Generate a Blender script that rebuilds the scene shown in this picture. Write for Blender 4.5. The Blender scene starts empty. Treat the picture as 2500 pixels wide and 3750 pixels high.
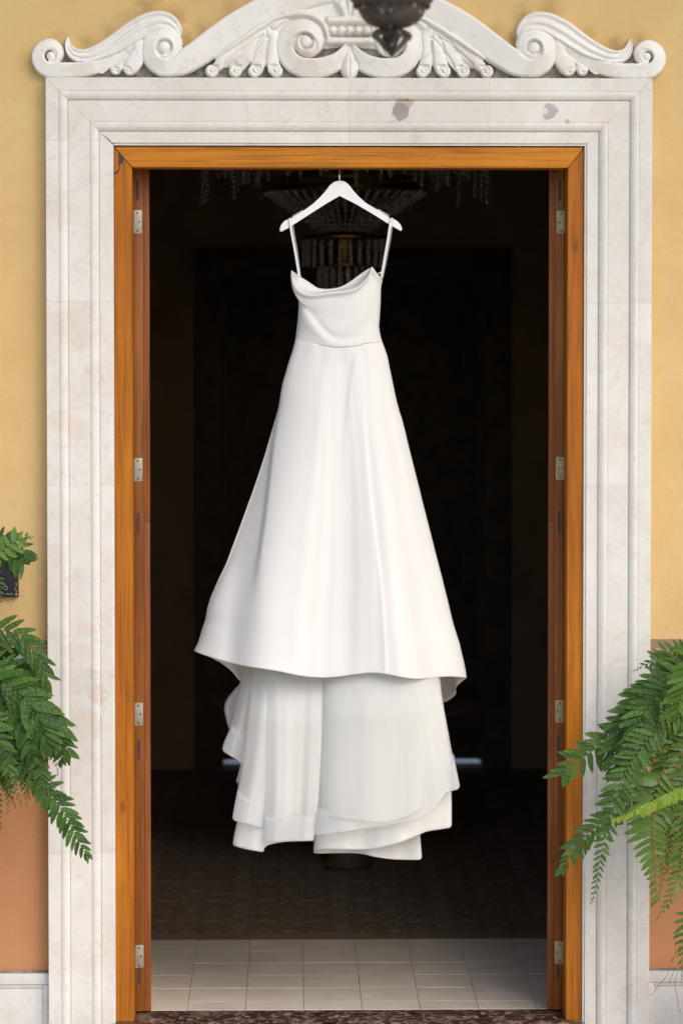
import bpy, bmesh, math, random
import numpy as np
from mathutils import Vector, Matrix, Euler

random.seed(7)
R = math.radians
S = bpy.context.scene
COL = S.collection

# ------------------------------------------------------------------ camera
F = 10000.0            # focal length in photo pixels
CX, CY = 1250.0, 1628.0
D = 10.0
ROT = Euler((R(90 - 1.9), 0, R(-1.0)), 'XYZ').to_matrix()

def ray(px, py):
    return ROT @ Vector(((px - CX) / F, -(py - CY) / F, -1.0))

_d = ray(1275, 3697)
_t = (0.15 + D) / _d.y
CAM = Vector((-_t * _d.x, -D, -_t * _d.z))

def P(px, py, Y=0.0):
    """world point on the plane y = Y seen at photo pixel (px, py)"""
    d = ray(px, py)
    return CAM + d * ((Y - CAM.y) / d.y)

def G(px, py, z=0.0):
    d = ray(px, py)
    return CAM + d * ((z - CAM.z) / d.z)

cd = bpy.data.cameras.new('camera')
cam = bpy.data.objects.new('camera', cd)
COL.objects.link(cam)
cam.location = CAM
cam.rotation_euler = ROT.to_euler()
cd.sensor_fit = 'VERTICAL'
cd.sensor_height = 36.0
cd.sensor_width = 24.0
cd.lens = F / 3750 * 36
cd.shift_y = -(1875 - CY) / 3750
cd.clip_start = 0.1
cd.clip_end = 2000
cd.dof.use_dof = True
cd.dof.focus_distance = 10.0
cd.dof.aperture_fstop = 2.6
S.camera = cam
S.render.resolution_x = 682
S.render.resolution_y = 1024

# ------------------------------------------------------------------ light
SUN_AZ, SUN_EL = 38.0, 42.0       # azimuth towards the right of the camera side
w = bpy.data.worlds.new('World')
S.world = w
w.use_nodes = True
nt = w.node_tree
nt.nodes.clear()
sky = nt.nodes.new('ShaderNodeTexSky')
sky.sky_type = 'NISHITA'
sky.sun_disc = False
sky.sun_elevation = R(SUN_EL)
sky.sun_rotation = R(180 - SUN_AZ)
sky.dust_density = 2.5
sky.air_density = 1.0
sky.ozone_density = 0.6
bg = nt.nodes.new('ShaderNodeBackground')
bg.inputs['Strength'].default_value = 0.15
wo = nt.nodes.new('ShaderNodeOutputWorld')
nt.links.new(sky.outputs[0], bg.inputs[0])
nt.links.new(bg.outputs[0], wo.inputs[0])

sd = bpy.data.lights.new('sun', 'SUN')
sd.energy = 1.0
sd.angle = R(50)
sd.color = (1.0, 0.96, 0.91)
sun = bpy.data.objects.new('sun', sd)
COL.objects.link(sun)
sv = Vector((math.sin(R(SUN_AZ)) * math.cos(R(SUN_EL)), -math.cos(R(SUN_AZ)) * math.cos(R(SUN_EL)), math.sin(R(SUN_EL))))
sun.rotation_euler = sv.to_track_quat('Z', 'Y').to_euler()
sun.location = sv * 20

S.view_settings.view_transform = 'Standard'
S.view_settings.look = 'None'
S.view_settings.gamma = 1.0
S.view_settings.exposure = 0.52
S.view_settings.use_curve_mapping = False

# ------------------------------------------------------------------ materials
class MT:
    def __init__(s, name):
        s.m = bpy.data.materials.new(name)
        s.m.use_nodes = True
        s.t = s.m.node_tree
        s.b = s.t.nodes['Principled BSDF']
        s.out = s.t.nodes['Material Output']
    def n(s, typ, **kw):
        nd = s.t.nodes.new(typ)
        for k, v in kw.items():
            if k.startswith('i_'):
                nd.inputs[k[2:]].default_value = v
            else:
                setattr(nd, k, v)
        return nd
    def l(s, a, b):
        s.t.links.new(a, b)
    def coord(s, which='Object', scale=(1, 1, 1), rnd=False):
        tc = s.n('ShaderNodeTexCoord')
        mp = s.n('ShaderNodeMapping')
        mp.inputs['Scale'].default_value = scale
        s.l(tc.outputs[which], mp.inputs['Vector'])
        if rnd:
            oi = s.n('ShaderNodeObjectInfo')
            mu = s.n('ShaderNodeVectorMath', operation='SCALE')
            mu.inputs[0].default_value = (37.0, 19.0, 53.0)
            s.l(oi.outputs['Random'], mu.inputs['Scale'])
            s.l(mu.outputs[0], mp.inputs['Location'])
        return mp.outputs[0]
    def noise(s, vec, scale, detail=4, rough=0.55, dist=0.0):
        nd = s.n('ShaderNodeTexNoise')
        nd.inputs['Scale'].default_value = scale
        nd.inputs['Detail'].default_value = detail
        nd.inputs['Roughness'].default_value = rough
        nd.inputs['Distortion'].default_value = dist
        s.l(vec, nd.inputs['Vector'])
        return nd.outputs['Fac']
    def ramp(s, fac, stops, interp='LINEAR'):
        r = s.n('ShaderNodeValToRGB')
        r.color_ramp.interpolation = interp
        e = r.color_ramp.elements
        while len(e) < len(stops):
            e.new(0.5)
        for el, (p, c) in zip(e, stops):
            el.position = p
            el.color = (c, c, c, 1) if isinstance(c, (int, float)) else (*c, 1)
        s.l(fac, r.inputs[0])
        return r.outputs[0]
    def mix(s, fac, a, b, mode='MIX'):
        m = s.n('ShaderNodeMix', data_type='RGBA', blend_type=mode)
        for sock, v in ((m.inputs[0], fac), (m.inputs[6], a), (m.inputs[7], b)):
            if isinstance(v, (int, float)):
                sock.default_value = v
            elif isinstance(v, tuple):
                sock.default_value = (*v, 1)
            else:
                s.l(v, sock)
        return m.outputs[2]
    def math(s, op, a, b=None, c=None):
        m = s.n('ShaderNodeMath', operation=op)
        for i, v in enumerate((a, b, c)):
            if v is None:
                continue
            if isinstance(v, (int, float)):
                m.inputs[i].default_value = v
            else:
                s.l(v, m.inputs[i])
        return m.outputs[0]
    def bump(s, h, strength=0.2, dist=0.01):
        b = s.n('ShaderNodeBump')
        b.inputs['Strength'].default_value = strength
        b.inputs['Distance'].default_value = dist
        s.l(h, b.inputs['Height'])
        s.l(b.outputs[0], s.b.inputs['Normal'])
    def base(s, c):
        if isinstance(c, tuple):
            s.b.inputs['Base Color'].default_value = (*c, 1)
        else:
            s.l(c, s.b.inputs['Base Color'])
    def set(s, **kw):
        for k, v in kw.items():
            s.b.inputs[k.replace('_', ' ')].default_value = v

def marble(name, c1, c2, stain, spots=()):
    m = MT(name)
    v = m.coord('Object')
    vr = m.coord('Object', rnd=True)
    col = m.ramp(m.noise(vr, 5, 5, 0.6, 0.3), [(0.3, c1), (0.7, c2)])
    st = m.ramp(m.noise(vr, 2.2, 6, 0.65, 0.6), [(0.54, 0.0), (0.72, 0.55)])
    col = m.mix(st, col, stain)
    # fine veins
    vn = m.math('ABSOLUTE', m.math('SUBTRACT', m.noise(vr, 3.0, 5, 0.6, 1.5), 0.5))
    vv = m.ramp(vn, [(0.0, 0.30), (0.012, 0.0)])
    col = m.mix(vv, col, (0.42, 0.38, 0.34))
    sp = m.ramp(m.noise(vr, 60, 2, 0.5), [(0.70, 0.0), (0.78, 0.35)])
    col = m.mix(sp, col, (0.40, 0.34, 0.27))
    cloud = m.ramp(m.noise(vr, 22, 5, 0.7, 0.8), [(0.4, 0.0), (0.65, 0.22)])
    col = m.mix(cloud, col, (0.80, 0.79, 0.77))
    # separate stains and repairs, each at a fixed place (world coordinates)
    if spots:
        tc = m.n('ShaderNodeNewGeometry')
        for (c, r, colr, strg) in spots:
            dn = m.n('ShaderNodeTexNoise')
            dn.inputs['Scale'].default_value = 16
            dn.inputs['Detail'].default_value = 4
            m.l(tc.outputs['Position'], dn.inputs['Vector'])
            df = m.n('ShaderNodeVectorMath', operation='DISTANCE')
            m.l(tc.outputs['Position'], df.inputs[0])
            df.inputs[1].default_value = c
            q = m.math('ADD', df.outputs['Value'], m.math('MULTIPLY', m.math('SUBTRACT', dn.outputs['Fac'], 0.5), r * 3.4))
            k = m.ramp(m.math('DIVIDE', q, r), [(0.75, strg), (1.0, 0.0)])
            col = m.mix(k, col, colr)
    oi = m.n('ShaderNodeObjectInfo')
    hs = m.n('ShaderNodeHueSaturation')
    m.l(col, hs.inputs['Color'])
    m.l(m.math('ADD', m.math('MULTIPLY', oi.outputs['Random'], 0.07), 0.96), hs.inputs['Value'])
    m.base(hs.outputs[0])
    m.set(Roughness=0.52)
    h = m.math('ADD', m.noise(v, 14, 6, 0.65), m.math('MULTIPLY', m.noise(v, 90, 3, 0.6), 0.35))
    m.bump(h, 0.32, 0.006)
    return m.m

_spots = []
for (x, y, r, c, s_) in [
    (1472, 385, 34, (0.50, 0.38, 0.26), 0.9), (1468, 412, 30, (0.28, 0.26, 0.26), 0.85),
    (2010, 400, 30, (0.34, 0.31, 0.31), 0.8), (1992, 404, 13, (0.72, 0.66, 0.60), 0.9),
    (2072, 443, 13, (0.60, 0.36, 0.22), 0.8), (1522, 497, 20, (0.66, 0.46, 0.33), 0.65),
    (1460, 345, 14, (0.55, 0.45, 0.34), 0.6), (1600, 300, 22, (0.62, 0.54, 0.46), 0.5),
    (2175, 310, 22, (0.60, 0.54, 0.48), 0.55), (300, 2290, 26, (0.72, 0.52, 0.36), 0.5),
    (375, 2540, 50, (0.62, 0.50, 0.40), 0.5), (388, 2548, 15, (0.85, 0.84, 0.83), 0.95),
    (250, 1560, 70, (0.66, 0.55, 0.44), 0.5), (215, 2030, 55, (0.66, 0.57, 0.48), 0.45),
    (310, 2660, 60, (0.64, 0.56, 0.47), 0.45), (240, 430, 50, (0.68, 0.60, 0.52), 0.4),
    (2290, 3640, 40, (0.60, 0.55, 0.48), 0.4), (2250, 1600, 60, (0.64, 0.58, 0.51), 0.4)]:
    p = P(x, y, -0.05)
    _spots.append(((p.x, p.y, p.z), r * 0.001, c, s_))

M = {}
M['marble'] = marble('pale marble', (0.635, 0.60, 0.55), (0.735, 0.705, 0.66), (0.60, 0.50, 0.40), _spots)
_gr = []
for (x, y, r_) in ((447, 238, 22), (300, 250, 45), (230, 205, 18), (1062, 165, 14), (1118, 181, 12), (1200, 118, 20), (830, 235, 40), (905, 225, 30), (590, 228, 40), (560, 110, 30), (1040, 60, 18), (975, 190, 20), (1125, 245, 45),
                   (2090, 245, 40), (2200, 255, 45), (1960, 232, 40), (1720, 230, 40), (1490, 120, 25), (1360, 120, 25), (2330, 205, 20), (1800, 240, 40)):
    p = P(x, y, -0.05)
    _gr.append(((p.x, p.y, p.z), r_ * .001, (0.48, 0.38, 0.27), 0.20))
M['carved'] = marble('carved limestone', (0.74, 0.71, 0.665), (0.81, 0.79, 0.755), (0.62, 0.54, 0.45), _gr)

m = MT('grey backing stone')
v = m.coord()
c = m.ramp(m.noise(v, 30, 6, 0.7), [(0.35, (0.10, 0.085, 0.065)), (0.6, (0.30, 0.27, 0.225))])
m.base(c); m.set(Roughness=0.9); m.bump(m.noise(v, 60, 5, 0.7), 0.6, 0.004)
M['backing'] = m.m

def plaster():
    m = MT('painted plaster')
    tc = m.n('ShaderNodeNewGeometry')
    sx = m.n('ShaderNodeSeparateXYZ')
    m.l(tc.outputs['Position'], sx.inputs[0])
    X, Z = sx.outputs['X'], sx.outputs['Z']
    pos = tc.outputs['Position']
    n1 = m.noise(pos, 2.2, 6, 0.6, 0.4)
    n2 = m.noise(pos, 14, 6, 0.7)
    och = m.ramp(n1, [(0.3, (0.61, 0.41, 0.17)), (0.7, (0.68, 0.48, 0.22))])
    och = m.mix(m.ramp(n2, [(0.45, 0.0), (0.75, 0.25)]), och, (0.56, 0.34, 0.12))
    och = m.mix(m.ramp(m.noise(pos, 36, 3, 0.6), [(0.72, 0.0), (0.76, 0.6)]), och, (0.22, 0.12, 0.03))
    for (x, y, rr, st_) in ((545, 22, 60, .55), (640, 58, 45, .6), (672, 150, 45, .65), (320, 158, 40, .5), (400, 118, 40, .35), (470, 60, 45, .35), (215, 132, 30, .3), (740, 110, 40, .4), (840, 40, 45, .35),
                             (2010, 35, 60, .55), (1915, 60, 45, .6), (1885, 150, 45, .65), (2245, 170, 45, .6), (2150, 120, 40, .35), (2340, 140, 40, .5), (1810, 110, 40, .35), (110, 240, 60, .25)):
        p_ = P(x, y, 0)
        df = m.n('ShaderNodeVectorMath', operation='DISTANCE')
        m.l(pos, df.inputs[0]); df.inputs[1].default_value = p_
        q_ = m.math('ADD', df.outputs['Value'], m.math('MULTIPLY', m.math('SUBTRACT', n2, 0.5), rr * .003))
        och = m.mix(m.ramp(m.math('DIVIDE', q_, rr * .0011), [(0.1, st_ * .8), (1.0, 0.0)]), och, (0.25, 0.135, 0.03))
    ter = m.ramp(n1, [(0.3, (0.44, 0.195, 0.078)), (0.7, (0.50, 0.235, 0.105))])
    wob = m.math('MULTIPLY', m.math('SUBTRACT', m.noise(pos, 9, 3, 0.5), 0.5), 0.006)
    Zw = m.math('ADD', Z, wob)
    def zy(y):
        return P(1250, y, 0).z
    col = ter
    def above(y):
        return m.math('GREATER_THAN', Zw, zy(y))
    brown = m.ramp(n2, [(0.3, (0.27, 0.16, 0.10)), (0.7, (0.34, 0.215, 0.145))])
    yel = (0.52, 0.30, 0.08)
    blu = m.ramp(n2, [(0.3, (0.20, 0.245, 0.29)), (0.7, (0.26, 0.305, 0.35))])
    zc = zy(2532)
    wv = m.math('MULTIPLY', m.math('SINE', m.math('MULTIPLY', X, 17.0)), 0.075)
    b1 = m.math('LESS_THAN', m.math('ABSOLUTE', m.math('SUBTRACT', m.math('SUBTRACT', Zw, zc), wv)), 0.032)
    wv2 = m.math('MULTIPLY', m.math('SINE', m.math('MULTIPLY', X, 34.0)), 0.05)
    b2 = m.math('LESS_THAN', m.math('ABSOLUTE', m.math('ADD', m.math('SUBTRACT', Zw, zc), wv2)), 0.016)
    dots = m.n('ShaderNodeTexVoronoi'); dots.inputs['Scale'].default_value = 9
    m.l(pos, dots.inputs['Vector'])
    b3 = m.math('LESS_THAN', dots.outputs['Distance'], 0.30)
    pat = m.math('MAXIMUM', m.math('MAXIMUM', b1, b2), b3)
    border = m.mix(pat, blu, (0.50, 0.225, 0.10))
    border = m.mix(m.math('MULTIPLY', m.math('SUBTRACT', 1.0, b1), b2), border, brown)
    for y, cc in ((2706, brown), (2679, yel), (2668, border), (2386, yel), (2376, brown), (2342, och)):
        col = m.mix(above(y), col, cc)
    m.base(col)
    m.set(Roughness=0.85)
    h = m.math('ADD', m.math('MULTIPLY', m.noise(pos, 7, 5, 0.6), 1.2), m.math('MULTIPLY', m.noise(pos, 55, 5, 0.7), 0.5))
    m.bump(h, 0.45, 0.01)
    return m.m
M['plaster'] = plaster()

def wood(name, c1, c2, c3, axis='Z', rough=0.5, coat=0.08):
    m = MT(name)
    sc = (9, 9, 0.6) if axis == 'Z' else (0.6, 9, 9)
    sf = (60, 60, 1.6) if axis == 'Z' else (1.6, 60, 60)
    v = m.coord('Object', sc, rnd=True)
    vf = m.coord('Object', sf, rnd=True)
    a = m.noise(v, 1.0, 4, 0.6, 1.0)
    col = m.ramp(a, [(0.28, c1), (0.5, c2), (0.72, c3)])
    g = m.noise(vf, 1.6, 4, 0.7, 0.4)
    big = m.noise(m.coord('Object', (1.1, 1.1, 1.1), rnd=True), 1.0, 3, 0.6, 0.6)
    col = m.mix(m.ramp(big, [(0.40, 0.0), (0.65, 0.55)]), col, tuple(x * 0.80 for x in c1))
    col = m.mix(m.ramp(g, [(0.45, 0.0), (0.70, 0.7)]), col, tuple(x * 0.45 for x in c1))
    kn = m.n('ShaderNodeTexVoronoi')
    kn.inputs['Scale'].default_value = 1.0
    m.l(m.coord('Object', (5, 5, 2.4) if axis == 'Z' else (2.4, 5, 5), rnd=True), kn.inputs['Vector'])
    col = m.mix(m.ramp(kn.outputs['Distance'], [(0.03, 0.75), (0.085, 0.0)]), col, tuple(x * 0.22 for x in c1))
    m.base(col)
    m.set(Roughness=rough)
    m.b.inputs['Coat Weight'].default_value = coat
    m.b.inputs['Coat Roughness'].default_value = 0.35
    m.b.inputs['Specular IOR Level'].default_value = 0.25
    m.bump(m.math('ADD', g, a), 0.12, 0.002)
    return m.m
M['wood_z'] = wood('orange varnished wood upright', (0.34, 0.094, 0.005), (0.48, 0.155, 0.007), (0.58, 0.215, 0.012))
M['wood_x'] = wood('orange varnished wood level', (0.40, 0.122, 0.006), (0.53, 0.183, 0.008), (0.61, 0.23, 0.013), 'X')
M['wood_r'] = wood('reddish varnished wood', (0.19, 0.058, 0.009), (0.27, 0.090, 0.014), (0.36, 0.132, 0.024))
M['wood_r2'] = wood('red brown door strip', (0.20, 0.052, 0.010), (0.28, 0.080, 0.016), (0.35, 0.112, 0.024))

def simple(name, c, rough=0.6, metal=0.0, nscale=20, var=0.15, bump=0.1, spec=None):
    m = MT(name)
    v = m.coord()
    n_ = m.noise(v, nscale, 5, 0.6)
    m.base(m.ramp(n_, [(0.3, tuple(x * (1 - var) for x in c)), (0.7, tuple(min(1, x * (1 + var)) for x in c))]))
    m.set(Roughness=rough, Metallic=metal)
    if spec is not None:
        m.b.inputs['Specular IOR Level'].default_value = spec
    if bump:
        m.bump(n_, bump, 0.003)
    return m.m
M['nickel'] = simple('dull nickel', (0.36, 0.34, 0.28), 0.5, 0.6, 40, 0.12)
M['brass'] = simple('dull brass hinge', (0.36, 0.30, 0.17), 0.5, 0.6, 40, 0.12)
M['screw'] = simple('screw bronze', (0.14, 0.11, 0.08), 0.5, 0.7)
M['plug'] = simple('dark plug', (0.05, 0.025, 0.028), 0.7)
M['hanger'] = simple('white lacquer', (0.80, 0.81, 0.82), 0.32, 0, 10, 0.01, 0)
M['steel'] = simple('hook steel', (0.7, 0.68, 0.64), 0.25, 1.0, 10, 0.05, 0)
M['iron'] = simple('black iron', (0.02, 0.02, 0.02), 0.5, 0.4)
M['terra'] = simple('terracotta pot', (0.42, 0.18, 0.09), 0.85)
M['soil'] = simple('potting soil', (0.05, 0.035, 0.025), 0.95, 0, 60, 0.5, 0.8)
M['board'] = simple('black painted board', (0.012, 0.012, 0.015), 0.55)
M['paint_mark'] = simple('pale painted mark', (0.33, 0.33, 0.27), 0.7)
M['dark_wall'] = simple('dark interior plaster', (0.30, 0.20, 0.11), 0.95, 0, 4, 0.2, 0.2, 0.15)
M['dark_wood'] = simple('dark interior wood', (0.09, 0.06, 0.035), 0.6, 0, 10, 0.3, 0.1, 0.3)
M['terrace'] = simple('terrace stone', (0.50, 0.48, 0.44), 0.8, 0, 3, 0.1)
M['ground'] = simple('garden ground', (0.10, 0.13, 0.06), 0.95, 0, 1, 0.3)
M['ceil'] = simple('cream ceiling', (0.70, 0.66, 0.58), 0.9, 0, 3, 0.04)
M['glass_bead'] = simple('crystal', (0.62, 0.58, 0.53), 0.16, 0.65, 10, 0.1, 0)
M['gold'] = simple('gilt brass', (0.22, 0.13, 0.04), 0.4, 1.0)
M['grout'] = simple('grout', (0.48, 0.42, 0.34), 0.95, 0, 60, 0.3)
M['skirting'] = marble('skirting stone', (0.56, 0.535, 0.505), (0.63, 0.61, 0.58), (0.50, 0.45, 0.39))

def lanternmat():
    m = MT('weathered bronze')
    v = m.coord()
    a = m.noise(v, 30, 5, 0.7)
    col = m.ramp(a, [(0.3, (0.035, 0.026, 0.020)), (0.7, (0.10, 0.08, 0.068))])
    col = m.mix(m.ramp(m.noise(v, 45, 2, 0.5), [(0.66, 0.0), (0.72, 0.8)]), col, (0.42, 0.44, 0.38))
    m.base(col); m.set(Roughness=0.6, Metallic=0.35); m.bump(a, 0.6, 0.004)
    return m.m
M['lantern'] = lanternmat()

def tilemat(name, c1, c2, rough):
    m = MT(name)
    v = m.coord('Object', rnd=True)
    n_ = m.noise(v, 9, 5, 0.6)
    col = m.ramp(n_, [(0.3, c1), (0.7, c2)])
    col = m.mix(m.ramp(m.noise(v, 3, 3, 0.5), [(0.5, 0.0), (0.8, 0.4)]), col, tuple(x * 0.7 for x in c1))
    m.base(col); m.set(Roughness=rough)
    m.b.inputs['Specular IOR Level'].default_value = 0.3
    m.bump(n_, 0.05, 0.002)
    return m.m
M['tile'] = tilemat('pale cement tile', (0.62, 0.545, 0.435), (0.72, 0.645, 0.535), 0.5)

def pattern_tile():
    m = MT('patterned cement tile')
    tc = m.n('ShaderNodeNewGeometry')
    vm = m.n('ShaderNodeVectorMath', operation='SCALE'); vm.inputs['Scale'].default_value = 2 * math.pi / 0.44
    m.l(tc.outputs['Position'], vm.inputs[0])
    sx = m.n('ShaderNodeSeparateXYZ'); m.l(vm.outputs[0], sx.inputs[0])
    cx = m.math('COSINE', sx.outputs['X']); cy = m.math('COSINE', sx.outputs['Y'])
    cx2 = m.math('COSINE', m.math('MULTIPLY', sx.outputs['X'], 3.0)); cy2 = m.math('COSINE', m.math('MULTIPLY', sx.outputs['Y'], 3.0))
    f = m.math('ADD', m.math('MULTIPLY', cx, cy), m.math('MULTIPLY', m.math('ADD', cx2, cy2), 0.45))
    g = m.math('SINE', m.math('MULTIPLY', f, 5.5))
    col = m.ramp(g, [(0.30, (0.17, 0.12, 0.075)), (0.65, (0.27, 0.215, 0.17))])
    n_ = m.noise(tc.outputs['Position'], 12, 4, 0.6)
    col = m.mix(m.ramp(n_, [(0.4, 0.0), (0.8, 0.4)]), col, (0.07, 0.05, 0.03))
    m.base(col); m.set(Roughness=0.6)
    m.b.inputs['Specular IOR Level'].default_value = 0.25
    return m.m
M['ptile'] = pattern_tile()
M['btile'] = tilemat('border tile', (0.20, 0.15, 0.09), (0.26, 0.20, 0.13), 0.6)

def breccia():
    m = MT('brown breccia marble')
    v = m.coord('Object')
    nz = m.n('ShaderNodeTexNoise'); nz.inputs['Scale'].default_value = 18; nz.inputs['Detail'].default_value = 3
    m.l(v, nz.inputs['Vector'])
    ad = m.mix(0.05, v, nz.outputs['Color'], 'ADD')
    def cells(sc):
        vo = m.n('ShaderNodeTexVoronoi'); vo.inputs['Scale'].default_value = sc
        m.l(ad, vo.inputs['Vector'])
        ve = m.n('ShaderNodeTexVoronoi', feature='DISTANCE_TO_EDGE'); ve.inputs['Scale'].default_value = sc
        m.l(ad, ve.inputs['Vector'])
        return vo.outputs['Color'], ve.outputs['Distance']
    c1, e1 = cells(20)
    c2, e2 = cells(62)
    g1 = m.n('ShaderNodeSeparateColor'); m.l(c1, g1.inputs[0])
    g2 = m.n('ShaderNodeSeparateColor'); m.l(c2, g2.inputs[0])
    small = m.ramp(g2.outputs[0], [(0.2, (0.06, 0.035, 0.025)), (0.45, (0.20, 0.13, 0.10)), (0.7, (0.34, 0.235, 0.185)), (0.95, (0.50, 0.39, 0.32))], 'CONSTANT')
    small = m.mix(m.ramp(e2, [(0.0, 0.8), (0.06, 0.0)]), small, (0.30, 0.21, 0.165))
    big = m.ramp(g1.outputs[0], [(0.0, (0.025, 0.014, 0.011)), (0.3, (0.075, 0.042, 0.032))], 'LINEAR')
    pick = m.math('MULTIPLY', m.math('LESS_THAN', g1.outputs[1], 0.42), m.math('GREATER_THAN', e1, 0.09))
    col = m.mix(pick, small, big)
    m.base(col); m.set(Roughness=0.3)
    return m.m
M['breccia'] = breccia()

def satin():
    m = MT('ivory satin')
    m.base((0.80, 0.79, 0.765))
    m.set(Roughness=0.55)
    m.b.inputs['Specular IOR Level'].default_value = 0.2
    v = m.coord('Object', (1, 1, 1))
    m.bump(m.math('ADD', m.noise(v, 5, 3, 0.5), m.math('MULTIPLY', m.noise(v, 900, 2, 0.5), 0.04)), 0.10, 0.02)
    tr = m.n('ShaderNodeBsdfTranslucent'); tr.inputs['Color'].default_value = (0.80, 0.77, 0.70, 1)
    mx = m.n('ShaderNodeMixShader'); mx.inputs[0].default_value = 0.12
    m.l(m.b.outputs[0], mx.inputs[1]); m.l(tr.outputs[0], mx.inputs[2]); m.l(mx.outputs[0], m.out.inputs[0])
    return m.m
M['satin'] = satin()

def tulle(name, alpha, c):
    m = MT(name)
    m.base(c)
    m.set(Roughness=0.7)
    tr = m.n('ShaderNodeBsdfTranslucent'); tr.inputs['Color'].default_value = (*c, 1)
    m1 = m.n('ShaderNodeMixShader'); m1.inputs[0].default_value = 0.5
    m.l(m.b.outputs[0], m1.inputs[1]); m.l(tr.outputs[0], m1.inputs[2])
    tp = m.n('ShaderNodeBsdfTransparent')
    m2 = m.n('ShaderNodeMixShader')
    v = m.coord('Object', (14, 14, 0.8))
    a = m.ramp(m.noise(v, 1.0, 3, 0.6), [(0.3, alpha - 0.03), (0.7, alpha + 0.03)])
    m.l(a, m2.inputs[0])
    m.l(tp.outputs[0], m2.inputs[1]); m.l(m1.outputs[0], m2.inputs[2]); m.l(m2.outputs[0], m.out.inputs[0])
    return m.m
M['tulle'] = tulle('sheer tulle', 0.50, (0.95, 0.95, 0.93))
M['tulle_thin'] = tulle('thin tulle', 0.38, (0.95, 0.95, 0.93))
M['band'] = tulle('horsehair hem band', 0.26, (0.90, 0.92, 0.95))
M['clear'] = tulle('clear ribbon', 0.55, (0.72, 0.76, 0.78))

def leafmat(name, c1, c2, tip, gloss=0.38):
    m = MT(name)
    tc = m.n('ShaderNodeTexCoord')
    sx = m.n('ShaderNodeSeparateXYZ'); m.l(tc.outputs['Object'], sx.inputs[0])
    oi = m.n('ShaderNodeObjectInfo')
    col = m.mix(oi.outputs['Random'], c1, c2)
    n_ = m.noise(m.coord('Object', rnd=True), 7, 3, 0.6)
    col = m.mix(m.ramp(n_, [(0.35, 0.0), (0.75, 0.45)]), col, tuple(x * 0.55 for x in c1))
    col = m.mix(m.ramp(sx.outputs['X'], [(0.65, 0.0), (1.0, 0.5)]), col, tip)
    brn = m.math('MULTIPLY', m.math('GREATER_THAN', m.math('FRACT', m.math('MULTIPLY', oi.outputs['Random'], 17.3)), 0.90), m.math('GREATER_THAN', m.math('ADD', sx.outputs['X'], m.math('MULTIPLY', n_, 0.3)), 1.02))
    col = m.mix(brn, col, (0.16, 0.085, 0.03))
    mid = m.ramp(m.math('ABSOLUTE', sx.outputs['Y']), [(0.0, 0.45), (0.016, 0.0)])
    col = m.mix(mid, col, tuple(min(1, x * 1.8) for x in c2))
    m.base(col); m.set(Roughness=gloss); m.b.inputs['Specular IOR Level'].default_value = 0.35
    tr = m.n('ShaderNodeBsdfTranslucent')
    m.l(m.mix(0.5, col, (0.16, 0.26, 0.02)), tr.inputs['Color'])
    mx = m.n('ShaderNodeMixShader'); mx.inputs[0].default_value = 0.22
    m.l(m.b.outputs[0], mx.inputs[1]); m.l(tr.outputs[0], mx.inputs[2]); m.l(mx.outputs[0], m.out.inputs[0])
    m.bump(m.noise(m.coord('Object', (1, 1, 1)), 9, 3, 0.5), 0.3, 0.05)
    return m.m
M['leaf'] = leafmat('fern green', (0.028, 0.082, 0.012), (0.085, 0.185, 0.028), (0.13, 0.24, 0.03))
M['leaf_dark'] = leafmat('fern dark green', (0.028, 0.075, 0.013), (0.050, 0.12, 0.022), (0.07, 0.15, 0.02), 0.45)
M['leaf_lime'] = leafmat('fern lime green', (0.20, 0.34, 0.03), (0.30, 0.42, 0.05), (0.34, 0.44, 0.06), 0.5)
M['leaf_pale'] = leafmat('fern fresh green', (0.10, 0.21, 0.035), (0.17, 0.30, 0.06), (0.20, 0.33, 0.06), 0.45)
M['stem'] = simple('fern stem', (0.10, 0.085, 0.03), 0.6)
M['stem_green'] = simple('green stem', (0.16, 0.22, 0.07), 0.6)
M['root'] = simple('dry root', (0.22, 0.12, 0.06), 0.8)

# ------------------------------------------------------------------ helpers
def link(name, me, mat=None, parent=None, smooth=None):
    o = bpy.data.objects.new(name, me)
    COL.objects.link(o)
    if mat is not None and not me.materials:
        me.materials.append(mat)
    if parent is not None:
        o.parent = parent
    if smooth is not None:
        if smooth >= 180:
            me.shade_smooth()
        else:
            me.shade_smooth()
            me.set_sharp_from_angle(angle=R(smooth))
    return o

def thing(name, label, cat, loc=(0, 0, 0), group=None):
    o = bpy.data.objects.new(name, None)
    COL.objects.link(o)
    o.location = loc
    o.empty_display_size = 0.1
    o['label'] = label
    o['category'] = cat
    if group:
        o['group'] = group
    return o

def tag(o, label, cat, group=None):
    o['label'] = label
    o['category'] = cat
    if group:
        o['group'] = group
    return o

def keep(o):
    """child meshes are written in world coordinates: undo the parent's offset"""
    o.location = -o.parent.location if o.parent else (0, 0, 0)
    return o

def finish(name, bm, mat, parent=None, smooth=35):
    bmesh.ops.recalc_face_normals(bm, faces=bm.faces)
    me = bpy.data.meshes.new(name)
    bm.to_mesh(me)
    bm.free()
    o = link(name, me, mat, parent, smooth)
    if parent is not None:
        o.location = -parent_world(parent)
    return o

def parent_world(p):
    v = Vector(p.location)
    while p.parent:
        p = p.parent
        v = v + p.location
    return v

def add_box(bm, x0, x1, y0, y1, z0, z1, bev=0.0, seg=2):
    r = bmesh.ops.create_cube(bm, size=1.0)
    vs = r['verts']
    for v in vs:
        v.co = Vector(((x0 + x1) / 2 + v.co.x * (x1 - x0), (y0 + y1) / 2 + v.co.y * (y1 - y0), (z0 + z1) / 2 + v.co.z * (z1 - z0)))
    if bev > 0:
        es = list({e for v in vs for e in v.link_edges})
        bmesh.ops.bevel(bm, geom=es, offset=bev, segments=seg, affect='EDGES', profile=0.6)

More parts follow.
